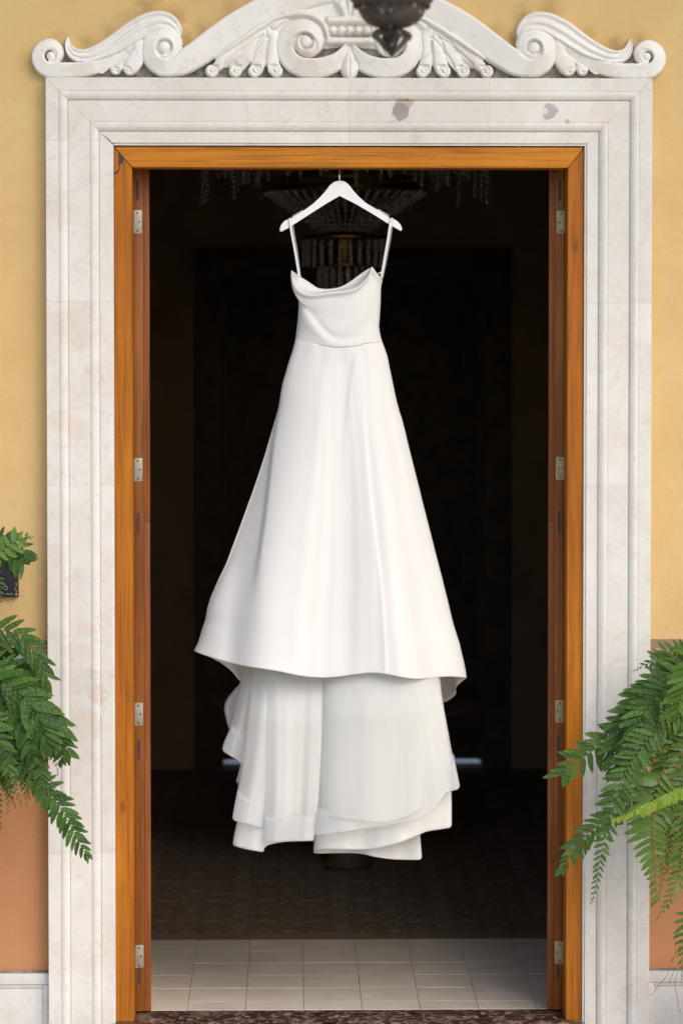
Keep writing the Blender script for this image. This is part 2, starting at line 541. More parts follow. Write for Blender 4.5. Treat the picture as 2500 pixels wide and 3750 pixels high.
def box(name, x0, x1, y0, y1, z0, z1, mat, parent=None, bev=0.0):
    bm = bmesh.new()
    add_box(bm, min(x0, x1), max(x0, x1), min(y0, y1), max(y0, y1), min(z0, z1), max(z0, z1), bev)
    return finish(name, bm, mat, parent)

def lathe(bm, prof, c, seg=40, axis='Z'):
    """prof: (radius, z) list"""
    rings = []
    for r, z in prof:
        ring = []
        for i in range(seg):
            a = 2 * math.pi * i / seg
            if axis == 'Z':
                ring.append(bm.verts.new((c[0] + r * math.cos(a), c[1] + r * math.sin(a), c[2] + z)))
            else:
                ring.append(bm.verts.new((c[0] + r * math.cos(a), c[1] + z, c[2] + r * math.sin(a))))
        rings.append(ring)
    for a, b in zip(rings[:-1], rings[1:]):
        for i in range(seg):
            j = (i + 1) % seg
            bm.faces.new((a[i], a[j], b[j], b[i]))
    bm.faces.new(rings[0][::-1])
    bm.faces.new(rings[-1])

def crom(pts, n):
    """Catmull-Rom resample of tuples to n points, even in chord length"""
    p = np.array(pts, float)
    if len(p) == 2:
        t = np.linspace(0, 1, n)[:, None]
        return p[0] * (1 - t) + p[1] * t
    k = len(p)
    ext = np.vstack([2 * p[0] - p[1], p, 2 * p[-1] - p[-2]])
    out = []
    for i in range(k - 1):
        a, b, c, d = ext[i:i + 4]
        for t in np.linspace(0, 1, 24, endpoint=False):
            out.append(0.5 * ((2 * b) + (-a + c) * t + (2 * a - 5 * b + 4 * c - d) * t * t + (-a + 3 * b - 3 * c + d) * t ** 3))
    out.append(p[-1])
    out = np.array(out)
    dd = np.r_[0, np.cumsum(np.linalg.norm(np.diff(out[:, :2 if out.shape[1] < 3 else 3], axis=0), axis=1))]
    s = np.linspace(0, dd[-1], n)
    return np.stack([np.interp(s, dd, out[:, i]) for i in range(out.shape[1])], 1)

def tube(bm, pts, rad, seg=6, cap=True):
    pts = [Vector(p) for p in pts]
    n = len(pts)
    rings = []
    up = Vector((0, -1, 0.01)).normalized()
    for i, p in enumerate(pts):
        t = (pts[min(i + 1, n - 1)] - pts[max(i - 1, 0)]).normalized()
        s = t.cross(up)
        if s.length < 1e-3:
            s = t.cross(Vector((1, 0, 0)))
        s.normalize()
        q = s.cross(t)
        r = rad[i] if isinstance(rad, (list, tuple, np.ndarray)) else rad
        rings.append([bm.verts.new(p + (s * math.cos(2 * math.pi * k / seg) + q * math.sin(2 * math.pi * k / seg)) * r) for k in range(seg)])
    for a, b in zip(rings[:-1], rings[1:]):
        for k in range(seg):
            j = (k + 1) % seg
            bm.faces.new((a[k], a[j], b[j], b[k]))
    if cap:
        bm.faces.new(rings[0][::-1])
        bm.faces.new(rings[-1])

# ------------------------------------------------------------------ the doorway's measures
XL = P(174, 1900, -0.05).x
XR = P(2380, 1900, -0.05).x
ZT = P(1277, 286, -0.05).z
ZB = -0.16
IW = 0.243                       # marble width
FL, FR = XL + IW, XR - IW        # wooden frame, outer
FT = ZT - 0.247
WW = 0.066                       # width of the frame's face
OL, OR_ = FL + WW, FR - 0.060
OT = FT - 0.075

# ------------------------------------------------------------------ setting
def plane(name, x0, x1, y0, y1, z, mat):
    bm = bmesh.new()
    vs = [bm.verts.new(c) for c in ((x0, y0, z), (x1, y0, z), (x1, y1, z), (x0, y1, z))]
    bm.faces.new(vs)
    o = finish(name, bm, mat)
    o['kind'] = 'structure'
    return o
plane('ground', -300, 300, -300, 300, -0.32, M['ground'])
o = box('terrace', -12, 12, -16, 0.0, -0.30, -0.16, M['terrace']); o['kind'] = 'structure'
o = box('porch_ceiling', -6, 6, -3.2, 0.30, 7.0, 7.2, M['ceil']); o['kind'] = 'structure'

# facade wall with the door hole
hl, hr, ht = XL + 0.19, XR - 0.19, ZT - 0.19
bm = bmesh.new()
def wallmesh(bm, X0, X1, Z0, Z1, hx0, hx1, hz, y0, y1):
    add_box(bm, X0, hx0, y0, y1, Z0, Z1)
    add_box(bm, hx1, X1, y0, y1, Z0, Z1)
    add_box(bm, hx0 , hx1, y0, y1, hz, Z1)
wallmesh(bm, -6, 6, -0.3, 7.0, hl, hr, ht, 0.0, 0.30)
bmesh.ops.remove_doubles(bm, verts=bm.verts, dist=1e-5)
wall = finish('house_wall', bm, M['plaster'])
tag(wall, 'ochre plaster wall with painted border and terracotta dado around the doorway', 'wall')

# skirting slabs
def skirting(side):
    zt = P(1250, 3556, 0).z
    x0, x1 = ((-5, XL - 0.001) if side < 0 else (XR + 0.001, 5))
    bm = bmesh.new()
    b = 0.022
    add_box(bm, x0, x1, -0.026, 0.0, zt - 0.040, zt, 0.003)          # top rail
    xi = x1 - b if side < 0 else x0 + b
    if side < 0:
        add_box(bm, xi, x1, -0.024, 0.0, -0.16, zt - 0.041, 0.002)
        add_box(bm, x0, xi - 0.001, -0.019, 0.0, zt - 0.054, zt - 0.041, 0.003)
        add_box(bm, x0, xi - 0.001, -0.014, 0.0, -0.16, zt - 0.055, 0.002)
    else:
        add_box(bm, x0, xi, -0.024, 0.0, -0.16, zt - 0.041, 0.002)
        add_box(bm, xi + 0.001, x1, -0.019, 0.0, zt - 0.054, zt - 0.041, 0.003)
        add_box(bm, xi + 0.001, x1, -0.014, 0.0, -0.16, zt - 0.055, 0.002)
    finish('skirting_panel', bm, M['skirting'], wall)
    bm = bmesh.new()
    add_box(bm, x0, x1, -0.010, 0.0, zt + 0.0005, zt + 0.007, 0.002)
    finish('mortar_line', bm, M['backing'], wall)
skirting(-1); skirting(1)

# threshold
o = box('threshold', FL - 0.004, FR + 0.004, -0.40, 0.149, -0.158, 0.0, M['breccia'], None, 0.006); o['kind'] = 'structure'

# interior
RX0, RX1, RY1, RZ = -2.6, 2.6, 6.1, 4.6
TS = 0.2185
struct_back = box('back_terrace', -5, 5, RY1 + 0.201, RY1 + 9, -0.30, -0.003, M['ceil']); struct_back['kind'] = 'structure'
floor = box('floor', RX0, RX1, 0.149, RY1 + 0.2, -0.30, -0.004, M['grout']); floor['kind'] = 'structure'
bm_cache = {}
def tile_mesh(w_, d_, mat, key):
    if key in bm_cache:
        return bm_cache[key]
    bm = bmesh.new()
    add_box(bm, -w_ / 2, w_ / 2, -d_ / 2, d_ / 2, -0.004, 0.0, 0.0)
    top = [e for e in bm.edges if all(v.co.z > -0.001 for v in e.verts)]
    bmesh.ops.bevel(bm, geom=top, offset=0.0007, segments=1, affect='EDGES')
    me = bpy.data.meshes.new('tile')
    bm.to_mesh(me); bm.free()
    me.materials.append(mat)
    bm_cache[key] = me
    return me
X0T = P(684, 3697, 0.15).x
Y0T = G(1250, 3666).y
fill = {'tile': bmesh.new(), 'ptile': bmesh.new()}
rng = random.Random(3)
def put_tile(ix, yc, d_, key, mat):
    xc = X0T + (ix - 0.5) * TS
    w_ = TS - 0.0022
    if xc + TS / 2 < RX0 + 0.01 or xc - TS / 2 > RX1 - 0.01:
        return
    vis = -1.15 < xc < 1.15
    if vis:
        me = tile_mesh(w_, d_ - 0.0022, mat, key)
        o = bpy.data.objects.new('tile', me)
        COL.objects.link(o)
        o.parent = floor
        o.location = (xc, yc, 0.0 + rng.uniform(-0.0006, 0.0006))
        o.rotation_euler = (rng.uniform(-.002, .002), rng.uniform(-.002, .002), rng.uniform(-.004, .004))
    else:
        a, b = max(xc - w_ / 2, RX0 + .005), min(xc + w_ / 2, RX1 - .005)
        if b - a > 0.02:
            add_box(fill['tile' if key[0] == 'p' else 'ptile'], a, b, yc - d_ / 2 + .002, yc + d_ / 2 - .002, -0.004, 0.0)
Y1T = Y0T + 5 * TS
for ix in range(-12, 20):
    put_tile(ix, (0.150 + Y0T) / 2, Y0T - 0.150, 'p0', M['tile'])
    for k in range(5):
        put_tile(ix, Y0T + (k + .5) * TS, TS, 'p', M['tile'])
    put_tile(ix, Y1T + 0.055, 0.11, 'b', M['btile'])
    k = 0
    y = Y1T + 0.11
    while y + TS < RY1:
        put_tile(ix, y + TS / 2, TS, 'd', M['ptile'])
        y += TS
for k_, mat in (('tile', M['tile']), ('ptile', M['ptile'])):
    o = finish('tile_field', fill[k_], mat, floor, None)
    o['kind'] = 'stuff'

def struct(o):
    o['kind'] = 'structure'
    return o
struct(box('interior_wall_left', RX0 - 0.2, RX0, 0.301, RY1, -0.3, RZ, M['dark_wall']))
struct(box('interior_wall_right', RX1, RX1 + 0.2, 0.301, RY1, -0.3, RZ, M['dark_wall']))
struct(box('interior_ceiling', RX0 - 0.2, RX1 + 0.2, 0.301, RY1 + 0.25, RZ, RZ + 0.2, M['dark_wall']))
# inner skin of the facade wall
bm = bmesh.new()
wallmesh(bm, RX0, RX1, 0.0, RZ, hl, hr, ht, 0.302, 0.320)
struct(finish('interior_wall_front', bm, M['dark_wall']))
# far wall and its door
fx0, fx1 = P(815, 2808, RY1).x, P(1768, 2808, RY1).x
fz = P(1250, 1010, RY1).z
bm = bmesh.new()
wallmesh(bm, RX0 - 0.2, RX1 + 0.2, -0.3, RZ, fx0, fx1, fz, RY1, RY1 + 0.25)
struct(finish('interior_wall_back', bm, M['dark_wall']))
far = thing('double_door', 'closed dark double door at the far end of the dim room', 'door', ((fx0 + fx1) / 2, RY1, 0))
fc = (fx0 + fx1) / 2
for s_ in (-1, 1):
    bm = bmesh.new()
    a, b = (fx0 + .005, fc - .002) if s_ < 0 else (fc + .002, fx1 - .005)
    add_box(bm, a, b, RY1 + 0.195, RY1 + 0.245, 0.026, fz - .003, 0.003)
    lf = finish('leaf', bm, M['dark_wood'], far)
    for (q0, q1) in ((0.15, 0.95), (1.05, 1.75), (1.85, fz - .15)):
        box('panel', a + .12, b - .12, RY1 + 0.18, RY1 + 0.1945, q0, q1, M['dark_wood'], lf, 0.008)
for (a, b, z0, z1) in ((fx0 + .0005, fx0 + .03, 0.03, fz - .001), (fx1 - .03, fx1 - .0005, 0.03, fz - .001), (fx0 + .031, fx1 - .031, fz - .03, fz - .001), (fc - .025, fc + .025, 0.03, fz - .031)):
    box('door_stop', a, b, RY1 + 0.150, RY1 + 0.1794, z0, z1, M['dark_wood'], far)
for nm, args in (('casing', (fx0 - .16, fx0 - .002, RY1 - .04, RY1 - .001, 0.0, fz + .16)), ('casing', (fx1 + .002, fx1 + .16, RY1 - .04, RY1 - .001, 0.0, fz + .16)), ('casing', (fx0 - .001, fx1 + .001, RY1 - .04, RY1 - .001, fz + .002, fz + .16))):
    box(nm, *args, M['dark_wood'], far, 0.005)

# pedestal table
tc0 = P(1275, 2560, 3.0)
tab = thing('round_table', 'round dark pedestal table standing in the dim room behind the gown', 'table', (tc0.x, 3.0, 0))
tz = tc0.z
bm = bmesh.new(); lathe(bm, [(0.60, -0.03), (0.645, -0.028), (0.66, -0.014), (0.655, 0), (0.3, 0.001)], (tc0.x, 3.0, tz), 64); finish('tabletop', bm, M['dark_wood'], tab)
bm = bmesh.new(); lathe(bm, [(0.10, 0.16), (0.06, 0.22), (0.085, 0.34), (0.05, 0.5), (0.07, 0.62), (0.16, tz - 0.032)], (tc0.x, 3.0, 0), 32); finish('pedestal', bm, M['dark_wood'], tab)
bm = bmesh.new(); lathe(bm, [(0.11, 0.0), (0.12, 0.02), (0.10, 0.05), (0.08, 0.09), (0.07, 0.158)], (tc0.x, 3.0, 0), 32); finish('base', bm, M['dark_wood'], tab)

# chandelier
cy_ = 2.3
cc = P(1262, 860, cy_)
px = (cy_ + D) / F
ch = thing('chandelier', 'large tiered crystal chandelier hanging in the dark room behind the hanger', 'chandelier', (cc.x, cy_, cc.z))
def zpx(y): return P(1262, y, cy_).z
def bead(bm, c, r):
    vs = [bm.verts.new(Vector(c) + Vector(d) * r) for d in ((1, 0, 0), (0, 1, 0), (-1, 0, 0), (0, -1, 0), (0, 0, 1.4), (0, 0, -1.4))]
    for i in range(4):
        bm.faces.new((vs[i], vs[(i + 1) % 4], vs[4])); bm.faces.new((vs[(i + 1) % 4], vs[i], vs[5]))
def strand(fn, n, r, name='crystal_strand'):
    bm = bmesh.new()
    for i in range(n):
        bead(bm, fn(i / (n - 1)), r * random.uniform(.8, 1.15))
    finish(name, bm, M['glass_bead'], ch, None)
def polar(a, r, z): return (cc.x + r * math.cos(a), cy_ + r * math.sin(a), z)
for k in range(44):
    a = 2 * math.pi * k / 44
    R0, R1 = 300 * px, 70 * px
    strand(lambda t: polar(a, R1 + (R0 - R1) * math.sin((1 - t) * math.pi / 2), zpx(700) + (zpx(858) - zpx(700)) * (1 - math.cos(t * math.pi / 2))), 16, 0.011)
for k in range(26):
    a = 2 * math.pi * k / 26
    strand(lambda t: polar(a, 150 * px, zpx(875) + (zpx(970) - zpx(875)) * t), 9, 0.010)
for k in range(20):
    a = 2 * math.pi * k / 20 + .1
    strand(lambda t: polar(a, 95 * px, zpx(975) + (zpx(1052) - zpx(975)) * t), 8, 0.010)
for k in range(48):
    a = 2 * math.pi * k / 48 + .07
    strand(lambda t: polar(a, 370 * px, zpx(560) + (zpx(560 + 60 + (k % 3) * 25) - zpx(560)) * t), 10, 0.011)
for k in range(54):
    a = 2 * math.pi * k / 54
    ln = random.choice((90, 130, 160, 200)) if k % 2 else 100
    strand(lambda t: polar(a, (520 if k % 2 else 440) * px, zpx(540) + (zpx(540 + ln) - zpx(540)) * t), 12, 0.011)
for (rr, yy, th) in ((520, 538, .012), (440, 538, .012), (302, 700, .012), (302, 664, .010), (152, 872, .01), (98, 972, .008)):
    bm = bmesh.new()
    n = 60
    tube(bm, [polar(2 * math.pi * i / n, rr * px, zpx(yy)) for i in range(n + 1)], th, 6, False)
    finish('ring', bm, M['gold'], ch)
for k in range(8):
    a = 2 * math.pi * k / 8
    bm = bmesh.new()
    tube(bm, [polar(a, p[0] * px, zpx(p[1])) for p in crom([(10, 620), (160, 560), (300, 590), (440, 538), (520, 538)], 14)], .012, 6)
    tube(bm, [polar(a, 12 * px, zpx(600)), polar(a, 302 * px, zpx(664))], .008, 5)
    finish('arm', bm, M['gold'], ch)
bm = bmesh.new(); lathe(bm, [(0.02, zpx(400)), (0.03, zpx(640)), (0.06, zpx(700)), (0.03, zpx(760)), (0.085, zpx(845)), (0.10, zpx(860)), (0.05, zpx(880)), (0.03, zpx(965)), (0.06, zpx(975)), (0.01, zpx(990))], (cc.x, cy_, 0), 24); finish('hub', bm, M['gold'], ch)
for k in range(20):
    a = 2 * math.pi * k / 20
    bm = bmesh.new(); bead(bm, polar(a, 65 * px, zpx(856)), .016); finish('rosette_leaf', bm, M['gold'], ch, None)
bm = bmesh.new(); tube(bm, [(cc.x, cy_, zpx(420)), (cc.x, cy_, RZ)], .012, 8); finish('rod', bm, M['gold'], ch)

# ------------------------------------------------------------------ marble surround
sur = thing('door_surround', 'carved white marble surround with moulded bands and scrolled top round the doorway', 'door surround', (0, 0, ZB))
def arc(o0, d0, o1, d1, bulge, n=7):
    out = []
    for i in range(n + 1):
        t = i / n
        out.append((o0 + (o1 - o0) * t, d0 + (d1 - d0) * (t ** 2.2) - bulge * math.sin(t * math.pi) ** .8 if 0 < t < 1 else (d0 if t == 0 else d1)))
    return out
prof = [(0.0, 0.001), (0.0, -0.058), (0.0015, -0.060), (0.0465, -0.060), (0.0470, -0.0585), (0.0485, -0.0585)]
prof += arc(0.0490, -0.061, 0.079, -0.054, 0.0035)
prof += [(0.0795, -0.047), (0.0815, -0.047), (0.0820, -0.0505), (0.1580, -0.0505), (0.1585, -0.049), (0.1600, -0.049)]
prof += arc(0.1605, -0.0515, 0.191, -0.044, 0.0035)
prof += [(0.1915, -0.037), (0.1935, -0.037), (0.1940, -0.0405), (0.2340, -0.0405), (0.2345, -0.034), (0.2430, -0.034), (0.2430, 0.02), (0.2, 0.02), (0.2, 0.001)]
def zj(y): return P(1250, y, -0.05).z
def jamb(side, za, zb, mitre):
    bm = bmesh.new()
    ring0, ring1 = [], []
    for o_, d_ in prof:
        x = XL + o_ if side < 0 else XR - o_
        ring0.append(bm.verts.new((x, d_, za)))
        ring1.append(bm.verts.new((x, d_, (ZT - o_ - 0.0003) if mitre else zb)))
    n = len(prof)
    for i in range(n - 1):
        bm.faces.new((ring0[i], ring0[i + 1], ring1[i + 1], ring1[i]))
    bm.faces.new(ring0); bm.faces.new(ring1[::-1])
    return finish('jamb_stone', bm, M['marble'], sur, 30)
g = 0.00022
for side, ys in ((-1, (3122, 2453, 1780, 1105, 517)), (1, (3115, 2449, 1780, 1110))):
    zs = [ZB] + [zj(y) for y in ys] + [None]
    for i in range(len(zs) - 1):
        jamb(side, zs[i] + (g if i else 0), (zs[i + 1] - g) if zs[i + 1] else 0, zs[i + 1] is None)
cuts = [0.0, P(905, 300, -.05).x, P(1278, 300, -.05).x, P(1790, 300, -.05).x, 1.0]
for i in range(4):
    bm = bmesh.new()
    r0, r1 = [], []
    for o_, d_ in prof:
        xa = XL + o_ + .0003 if i == 0 else cuts[i] + g
        xb = XR - o_ - .0003 if i == 3 else cuts[i + 1] - g
        r0.append(bm.verts.new((xa, d_, ZT - o_))); r1.append(bm.verts.new((xb, d_, ZT - o_)))
    for k in range(len(prof) - 1):
        bm.faces.new((r0[k], r0[k + 1], r1[k + 1], r1[k]))
    bm.faces.new(r0); bm.faces.new(r1[::-1])
    finish('lintel_stone', bm, M['marble'], sur, 30)

# --- the carved top: height field built from carved strokes (x, y in mm, y down, measured on the left half)
STEP = 2.0
class Relief:
    def __init__(s, x0, x1, y0, y1):
        s.x = np.arange(x0, x1 + .1, STEP); s.y = np.arange(y0, y1 + .1, STEP)
        s.X, s.Y = np.meshgrid(s.x, s.y)
        s.H = np.zeros_like(s.X)
    def stroke(s, pts, h, prof, n=160, over=True):
        q = crom(pts, n)
        xy, wd = q[:, :2], np.maximum(q[:, 2], 1.0)
        hh = q[:, 3] if q.shape[1] > 3 else np.full(n, 1.0)
        wm = wd.max() + 2
        bx = (s.X > xy[:, 0].min() - wm) & (s.X < xy[:, 0].max() + wm) & (s.Y > xy[:, 1].min() - wm) & (s.Y < xy[:, 1].max() + wm)
        idx = np.nonzero(bx)
        gx, gy = s.X[idx], s.Y[idx]
        if len(gx) == 0:
            return
        best = np.full(len(gx), 1e9); bt = np.zeros(len(gx)); bh = np.zeros(len(gx)); bs = np.zeros(len(gx))
        T = np.gradient(xy, axis=0); T /= np.linalg.norm(T, axis=1)[:, None] + 1e-9
        for i in range(n):
            dx, dy = gx - xy[i, 0], gy - xy[i, 1]
            lat = dx * -T[i, 1] + dy * T[i, 0]
            dist = np.hypot(dx, dy)
            r = dist / wd[i]
            # later parts of a stroke (inner turns) lie over earlier ones
            better = r < best - 1e-6
            best = np.where(better, r, best)
            bt = np.where(better, np.sign(lat) * r, bt); bh = np.where(better, hh[i], bh); bs = np.where(better, i / n, bs)
        ins = best <= 1.0
        t = bt
        a = np.abs(t)
        edge = np.sqrt(np.clip(1 - np.clip((a - .80) / .20, 0, 1) ** 2, 0, 1))
        if prof == 'channel':
            v = h * (0.70 + 0.34 * np.clip(a, 0, .85) ** 2) * (0.62 + 0.38 * edge)
        elif prof == 'outer':       # high outer rim (left hand side), sinking to the inside
            v = h * (0.74 + 0.30 * (t * .5 + .5)) * (0.60 + 0.40 * edge)
        elif prof == 'inner':
            v = h * (0.74 + 0.30 * (-t * .5 + .5)) * (0.60 + 0.40 * edge)
        elif prof == 'flat':
            v = h * (0.80 + 0.20 * np.sqrt(np.clip(1 - a ** 2, 0, 1))) * (0.72 + 0.28 * edge)
        elif prof == 'ridged':
            v = h * (0.84 + 0.10 * np.cos(t * 2.6 * math.pi) + .08 * t) * (0.60 + 0.40 * edge)
        else:
            v = h * (0.55 + 0.45 * np.sqrt(np.clip(1 - a ** 2, 0, 1)))
        v = v * bh
        cur = s.H[idx]
        if over:
            new = np.where(ins, v, cur)
        else:
            new = np.where(ins, np.maximum(v, cur), cur)
        s.H[idx] = new
    def disc(s, x, y, r, h, over=True):
        d = np.hypot(s.X - x, s.Y - y) / r
        v = h * (0.62 + 0.38 * np.sqrt(np.clip(1 - d ** 2, 0, 1)))
        s.H = np.where(d < 1, v if over else np.maximum(v, s.H), s.H)
    def groove(s, pts, w_, dep):
        q = crom(pts, 80)
        dm = np.full(s.X.shape, 1e9)
        for i in range(len(q)):
            dm = np.minimum(dm, np.hypot(s.X - q[i, 0], s.Y - q[i, 1]))
        s.H = np.where(s.H > 0, np.maximum(s.H - dep * np.exp(-(dm / w_) ** 2), 4), s.H)
    def mesh(s, name, mirror, mat, parent):
        H = s.H.copy()
        msk = H > 0
        # light smoothing inside the carving
        for _ in range(2):
            A = np.zeros_like(H); C = np.zeros_like(H)
            for dy in (-1, 0, 1):
                for dx in (-1, 0, 1):
                    Hs = np.roll(np.roll(H, dy, 0), dx, 1); Ms = np.roll(np.roll(msk, dy, 0), dx, 1)
                    wgt = 2 if dx == dy == 0 else 1
                    A += Hs * Ms * wgt; C += Ms * wgt
            H = np.where(msk, A / np.maximum(C, 1), 0)
        inc = msk.copy()
        for dy in (-1, 0, 1):
            for dx in (-1, 0, 1):
                inc |= np.roll(np.roll(msk, dy, 0), dx, 1)
        Hh = np.where(msk, H, -1.0)
        ids = -np.ones(H.shape, int)
        ids[inc] = np.arange(inc.sum())
        sg = 1 if mirror else -1
        xc = (XL + XR) / 2
        jit = 0.25
        vx = xc + sg * (1277 - s.X[inc]) * 0.000997
        vz = ZT + (280 - s.Y[inc]) * 0.000997 + 0.0
        vy = -Hh[inc] * 0.001
        verts = np.stack([vx, vy, vz], 1)
        a, b, c, d = ids[:-1, :-1], ids[:-1, 1:], ids[1:, 1:], ids[1:, :-1]
        ok = (a >= 0) & (b >= 0) & (c >= 0) & (d >= 0)
        m_ok = ok & (msk[:-1, :-1] | msk[:-1, 1:] | msk[1:, 1:] | msk[1:, :-1])
        faces = np.stack([a[m_ok], d[m_ok], c[m_ok], b[m_ok]], 1)
        if mirror:
            faces = faces[:, ::-1]
        me = bpy.data.meshes.new(name)
        me.from_pydata(verts.tolist(), [], faces.tolist())
        o = link(name, me, mat, parent, 70)
        o.location = -parent_world(parent)
        return o

def spiral(cx, cy, seq):
    """seq: (angle deg (y down), centre radius, half width, height factor)"""
    out = []
    for i in range(len(seq) - 1):
        a0, r0, w0, h0 = seq[i]; a1, r1, w1, h1 = seq[i + 1]
        for k in range(4):
            t = k / 4
            a = R(a0 + (a1 - a0) * t); r = r0 + (r1 - r0) * t
            out.append((cx + r * math.cos(a), cy + r * math.sin(a), w0 + (w1 - w0) * t, h0 + (h1 - h0) * t))
    a, r, w_, h_ = seq[-1]
    out.append((cx + r * math.cos(R(a)), cy + r * math.sin(R(a)), w_, h_))
    return out

A = Relief(112, 700, 20, 282)
# leaf fan under the blade
A.stroke([(500, 150, 24, 1), (455, 185, 24, 1), (405, 225, 17, .95), (375, 248, 16, .9)], 42, 'flat')
A.stroke([(512, 155, 24, 1), (475, 200, 26, 1), (440, 232, 21, 1), (426, 248, 20, .95)], 44, 'flat')
A.stroke([(515, 150, 18, 1), (505, 200, 30, 1), (488, 232, 30, 1), (478, 244, 26, .95)], 46, 'flat')
A.groove([(450, 235), (465, 200), (490, 175)], 4, 8)
A.groove([(400, 238), (420, 205), (460, 175)], 4, 8)
for (x, y, r) in ((374, 254, 14), (424, 253, 15), (472, 254, 15)):
    A.groove([(x - r * .5, y - r * .9), (x + r * .4, y - r * .6), (x + r * .5, y + r * .2), (x - r * .1, y + r * .1)], 2.6, 9)
# blade
A.stroke([(252, 133, 3, .7), (256, 165, 13, .85), (277, 193, 22, .95), (322, 201, 28, 1), (380, 181, 33, 1), (440, 146, 38, 1), (500, 106, 42, 1), (560, 77, 40, 1), (610, 74, 34, 1), (643, 95, 22, 1), (660, 125, 6, .9)], 52, 'ridged', 200)
# tail and outer volute
A.stroke([(470, 190, 8, .8), (430, 212, 16, .85), (380, 232, 22, .9), (320, 247, 27, .95), (250, 251, 28, 1), (215, 251, 29, 1)] + spiral(192, 201, [(95, 49, 29, 1), (135, 48, 26, 1), (180, 47, 24, 1), (225, 45, 22, 1), (270, 43, 21, 1.0), (315, 36, 19, 1.0), (360, 28, 16, 1.0), (400, 22, 13, .98), (450, 14, 10, .95)]), 46, 'outer', 260)
A.disc(192, 199, 17, 40)
A.groove([(208, 205), (212, 190), (198, 176), (178, 180), (170, 200)], 2.6, 10)

B = Relief(515, 1277, -110, 282)
# crest above the tie
B.stroke([(1277, -60, 45, 1), (1180, -55, 50, 1), (1080, -20, 54, 1)], 60, 'channel')
B.stroke([(1215, -40, 20, 1), (1245, 10, 18, 1), (1262, 50, 14, 1)], 62, 'dome')
B.stroke([(1277, -40, 16, 1), (1277, 10, 12, 1), (1277, 50, 8, 1)], 58, 'dome')
# ground inside the arch so that nothing shows through
B.stroke([(830, 205, 36, 1), (900, 165, 55, 1), (980, 120, 70, 1), (1090, 90, 90, 1), (1200, 70, 100, 1), (1277, 50, 110, 1)], 36, 'dome', 120, False)
# fan lobes
B.stroke([(985, 108, 20, 1), (900, 155, 31, 1), (835, 200, 27, 1), (795, 238, 18, 1)], 46, 'flat')
B.stroke([(985, 108, 20, 1), (935, 160, 31, 1), (895, 210, 26, 1), (872, 245, 18, 1)], 47, 'flat')
B.stroke([(985, 108, 20, 1), (965, 165, 31, 1), (950, 215, 27, 1), (938, 247, 25, 1)], 48, 'flat')
B.stroke([(988, 108, 18, 1), (1002, 155, 25, 1), (995, 205, 24, 1), (1004, 245, 25, 1)], 48, 'flat')
for (x, s_) in ((776, 1), (861, 1), (931, 1), (1011, -1)):
    B.disc(x, 254, 24, 50)
    B.groove([(x + s_ * 22, 236), (x + s_ * 4, 236), (x - s_ * 8, 250), (x + s_ * 2, 263), (x + s_ * 12, 254), (x + s_ * 6, 248)], 3.0, 12)
for pl in ([(965, 125), (920, 150), (870, 190), (825, 232)], [(975, 130), (945, 165), (915, 205), (895, 240)], [(985, 130), (975, 180), (972, 235)]):
    B.groove(pl, 3.2, 10)
# arch and big volute
arch = [(1277, -50, 46, 1.0), (1180, -38, 50, 1), (1075, -10, 54, 1), (975, 35, 54, 1), (890, 78, 53, 1), (825, 120, 52, 1), (765, 163, 50, 1), (712, 200, 47, 1), (662, 226, 45, 1)]
vol2 = spiral(604, 172, [(88, 62, 42, 1), (130, 57, 37, 1), (180, 51, 31, 1), (225, 51, 33, 1), (270, 52, 34, 1), (315, 47, 28, 1), (360, 42, 22, 1), (405, 37, 17, 1), (450, 33, 14, 1), (495, 28, 12, 1), (540, 20, 11, .95)])
B.stroke(arch + vol2, 62, 'outer', 340)
B.disc(604, 170, 28, 58)
B.groove(spiral(604, 172, [(110, 20, 1, 1), (180, 24, 1, 1), (250, 29, 1, 1), (310, 30, 1, 1), (380, 26, 1, 1)]), 3.2, 16)
# rim above the middle volute
B.stroke([(790, 204, 8, .9), (853, 161, 11, 1), (945, 100, 12, 1), (1000, 70, 12, 1), (1057, 50, 12, 1), (1130, 50, 12, 1), (1180, 80, 12, 1), (1200, 130, 10, 1)], 60, 'dome')
# leaf tip between
B.stroke([(990, 95, 5, .9), (1003, 92, 16, 1), (1020, 80, 12, 1), (1050, 66, 5, .9)], 52, 'dome')
# middle volute
B.stroke([(1268, 165, 14, .9), (1250, 200, 26, .95), (1215, 228, 34, 1), (1165, 243, 37, 1)] + spiral(1116, 150, [(85, 93, 37, 1), (130, 84, 34, 1), (180, 74, 31, 1), (225, 67, 29, 1), (270, 61, 27, 1), (315, 56, 24, 1), (360, 50, 20, 1), (405, 44, 16, 1), (450, 38, 13, 1), (495, 34, 11, 1), (540, 30, 11, 1), (600, 24, 11, 1)]), 60, 'outer', 340)
B.disc(1118, 146, 26, 56)
B.groove(spiral(1116, 150, [(-20, 34, 1, 1), (60, 54, 1, 1), (120, 44, 1, 1), (180, 36, 1, 1), (250, 33, 1, 1), (330, 30, 1, 1)]), 3.5, 14)
# tie
B.stroke([(1203, 70, 16, 1), (1277, 70, 16, 1)], 66, 'dome')
for x in (1216, 1246, 1277):
    B.disc(x, 106, 17, 64)
B.stroke([(1203, 145, 15, 1), (1277, 145, 15, 1)], 65, 'dome')
B.groove([(1203, 126), (1277, 126)], 3, 14)
# drop leaf
B.stroke([(1277, 165, 5, .8), (1277, 200, 15, .95), (1277, 240, 33, 1), (1277, 262, 24, 1), (1277, 276, 6, .9)], 56, 'dome')
B.groove([(1277, 180), (1277, 270)], 2.0, 8)
for mir in (False, True):
    A.mesh('end_scroll', mir, M['carved'], sur)
    B.mesh('arch_scroll', mir, M['carved'], sur)
